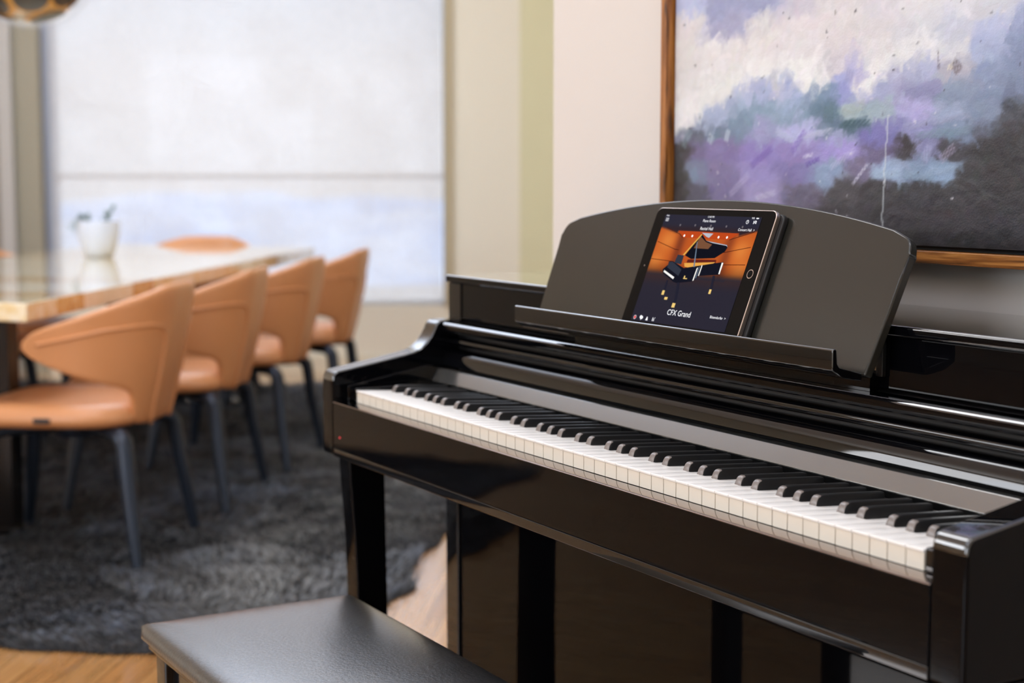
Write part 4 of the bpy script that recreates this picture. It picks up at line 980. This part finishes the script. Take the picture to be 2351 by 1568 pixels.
tw = rng.random(NBk) * PI; sx_ = np.stack([qx * np.cos(tw) + hx * np.sin(tw) * .4, qy * np.cos(tw) + hy * np.sin(tw) * .4, np.sin(tw) * .5], 1) * Wb[:, None]
V = np.empty((NBk, 7, 3)); V[:, 0] = P0 - sx_; V[:, 1] = P0 + sx_; V[:, 2] = P0 + h1 - sx_ * 1.2; V[:, 3] = P0 + h1 + sx_ * 1.2; V[:, 4] = P0 + h2 - sx_ * .8; V[:, 5] = P0 + h2 + sx_ * .8; V[:, 6] = P0 + h3
# tones: charcoal, bluish sheen painted on high tufts, roots darker; paler pelts near the piano
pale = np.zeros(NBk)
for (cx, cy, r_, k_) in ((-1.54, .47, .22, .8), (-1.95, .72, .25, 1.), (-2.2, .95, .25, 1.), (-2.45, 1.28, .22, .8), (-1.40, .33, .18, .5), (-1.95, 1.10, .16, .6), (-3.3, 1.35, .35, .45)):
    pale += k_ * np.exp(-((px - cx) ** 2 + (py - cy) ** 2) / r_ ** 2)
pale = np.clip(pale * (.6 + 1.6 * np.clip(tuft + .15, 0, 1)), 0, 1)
dark = np.array(lin((11, 13, 18))); cool = np.array(lin((70, 82, 102))); tanc = np.array(lin((122, 120, 114)))
mixv = np.clip(.0 + .35 * ctone[ci] ** 2 + 1.3 * tuft + .15 * rng.normal(0, 1, NBk), 0, 1)
c = dark[None] * (1 - mixv[:, None]) + cool[None] * mixv[:, None]
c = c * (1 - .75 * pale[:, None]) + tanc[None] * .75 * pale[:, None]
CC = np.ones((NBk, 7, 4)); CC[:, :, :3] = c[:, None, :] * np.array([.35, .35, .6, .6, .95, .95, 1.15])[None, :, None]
base_i = (np.arange(NBk) * 7)[:, None]
F4 = np.concatenate([base_i + np.array([[0, 1, 3, 2]]), base_i + np.array([[2, 3, 5, 4]])], 0); F3 = base_i + np.array([[4, 5, 6]])
me = bpy.data.meshes.new('fur_pile')
nv_ = NBk * 7; me.vertices.add(nv_); me.vertices.foreach_set('co', V.reshape(-1))
nl = F4.size + F3.size; me.loops.add(nl); me.loops.foreach_set('vertex_index', np.concatenate([F4.ravel(), F3.ravel()]).astype(np.int32))
npoly = len(F4) + len(F3); me.polygons.add(npoly)
starts = np.concatenate([np.arange(len(F4)) * 4, len(F4) * 4 + np.arange(len(F3)) * 3]).astype(np.int32)
me.polygons.foreach_set('loop_start', starts); me.update(calc_edges=True); me.validate()
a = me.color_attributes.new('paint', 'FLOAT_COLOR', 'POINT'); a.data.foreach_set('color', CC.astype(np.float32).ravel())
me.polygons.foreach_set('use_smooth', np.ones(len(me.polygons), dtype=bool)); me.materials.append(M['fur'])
o = bpy.data.objects.new('fur_pile', me); COL.objects.link(o); childw(o, rug); o['kind'] = 'stuff'

# ------------------------------------------------------------------ light
w = bpy.data.worlds.new('sky'); SC.world = w; w.use_nodes = True; nt = w.node_tree; nt.nodes.clear()
wo = nt.nodes.new('ShaderNodeOutputWorld'); bg = nt.nodes.new('ShaderNodeBackground'); tc = nt.nodes.new('ShaderNodeTexCoord'); sx = nt.nodes.new('ShaderNodeSeparateXYZ'); r = nt.nodes.new('ShaderNodeValToRGB')
r.color_ramp.elements[0].position = .0; r.color_ramp.elements[0].color = (1.0, .99, .97, 1); r.color_ramp.elements[1].position = .5; r.color_ramp.elements[1].color = (.50, .66, .92, 1)
e = r.color_ramp.elements.new(.065); e.color = (1.0, .985, .96, 1); e = r.color_ramp.elements.new(.125); e.color = (.72, .80, .88, 1)
nt.links.new(tc.outputs['Generated'], sx.inputs[0]); nt.links.new(sx.outputs['Z'], r.inputs[0]); nt.links.new(r.outputs[0], bg.inputs[0]); nt.links.new(bg.outputs[0], wo.inputs[0]); bg.inputs[1].default_value = SKY
def area(name, loc, target, sx_, sy_, power, c=(1, 1, 1), spread=PI):
    l = bpy.data.lights.new(name, 'AREA'); l.shape = 'RECTANGLE'; l.size = sx_; l.size_y = sy_; l.energy = power; l.color = c; l.spread = spread
    o = bpy.data.objects.new(name, l); COL.objects.link(o); o.location = loc
    o.rotation_euler = (Vector(target) - Vector(loc)).to_track_quat('-Z', 'Y').to_euler(); return o
for args in LIGHTS: area(*args)

# ------------------------------------------------------------------ camera
cam = bpy.data.cameras.new('camera'); co = bpy.data.objects.new('camera', cam); COL.objects.link(co); SC.camera = co
cam.sensor_width = 36; cam.sensor_fit = 'HORIZONTAL'; cam.lens = 3596.1 / 2351 * 36
yaw, pitch = -1.0474, -.1034
co.location = (2.2247, -1.0037, 1.0685)
fw = Vector((math.sin(yaw) * math.cos(pitch), math.cos(yaw) * math.cos(pitch), math.sin(pitch)))
co.rotation_euler = fw.to_track_quat('-Z', 'Y').to_euler()
cam.clip_start = .02; cam.clip_end = 400
cam.dof.use_dof = True; cam.dof.focus_distance = 1.80; cam.dof.aperture_fstop = FSTOP; cam.dof.aperture_blades = 9
SC.view_settings.view_transform = 'Standard'; SC.view_settings.look = 'None'; SC.view_settings.exposure = EXPO
SC.cycles.use_denoising = True
SC.cycles.max_bounces = 10; SC.cycles.diffuse_bounces = 5; SC.cycles.glossy_bounces = 5; SC.cycles.transparent_max_bounces = 12
SC.cycles.sample_clamp_indirect = 6; SC.cycles.caustics_reflective = False; SC.cycles.caustics_refractive = False
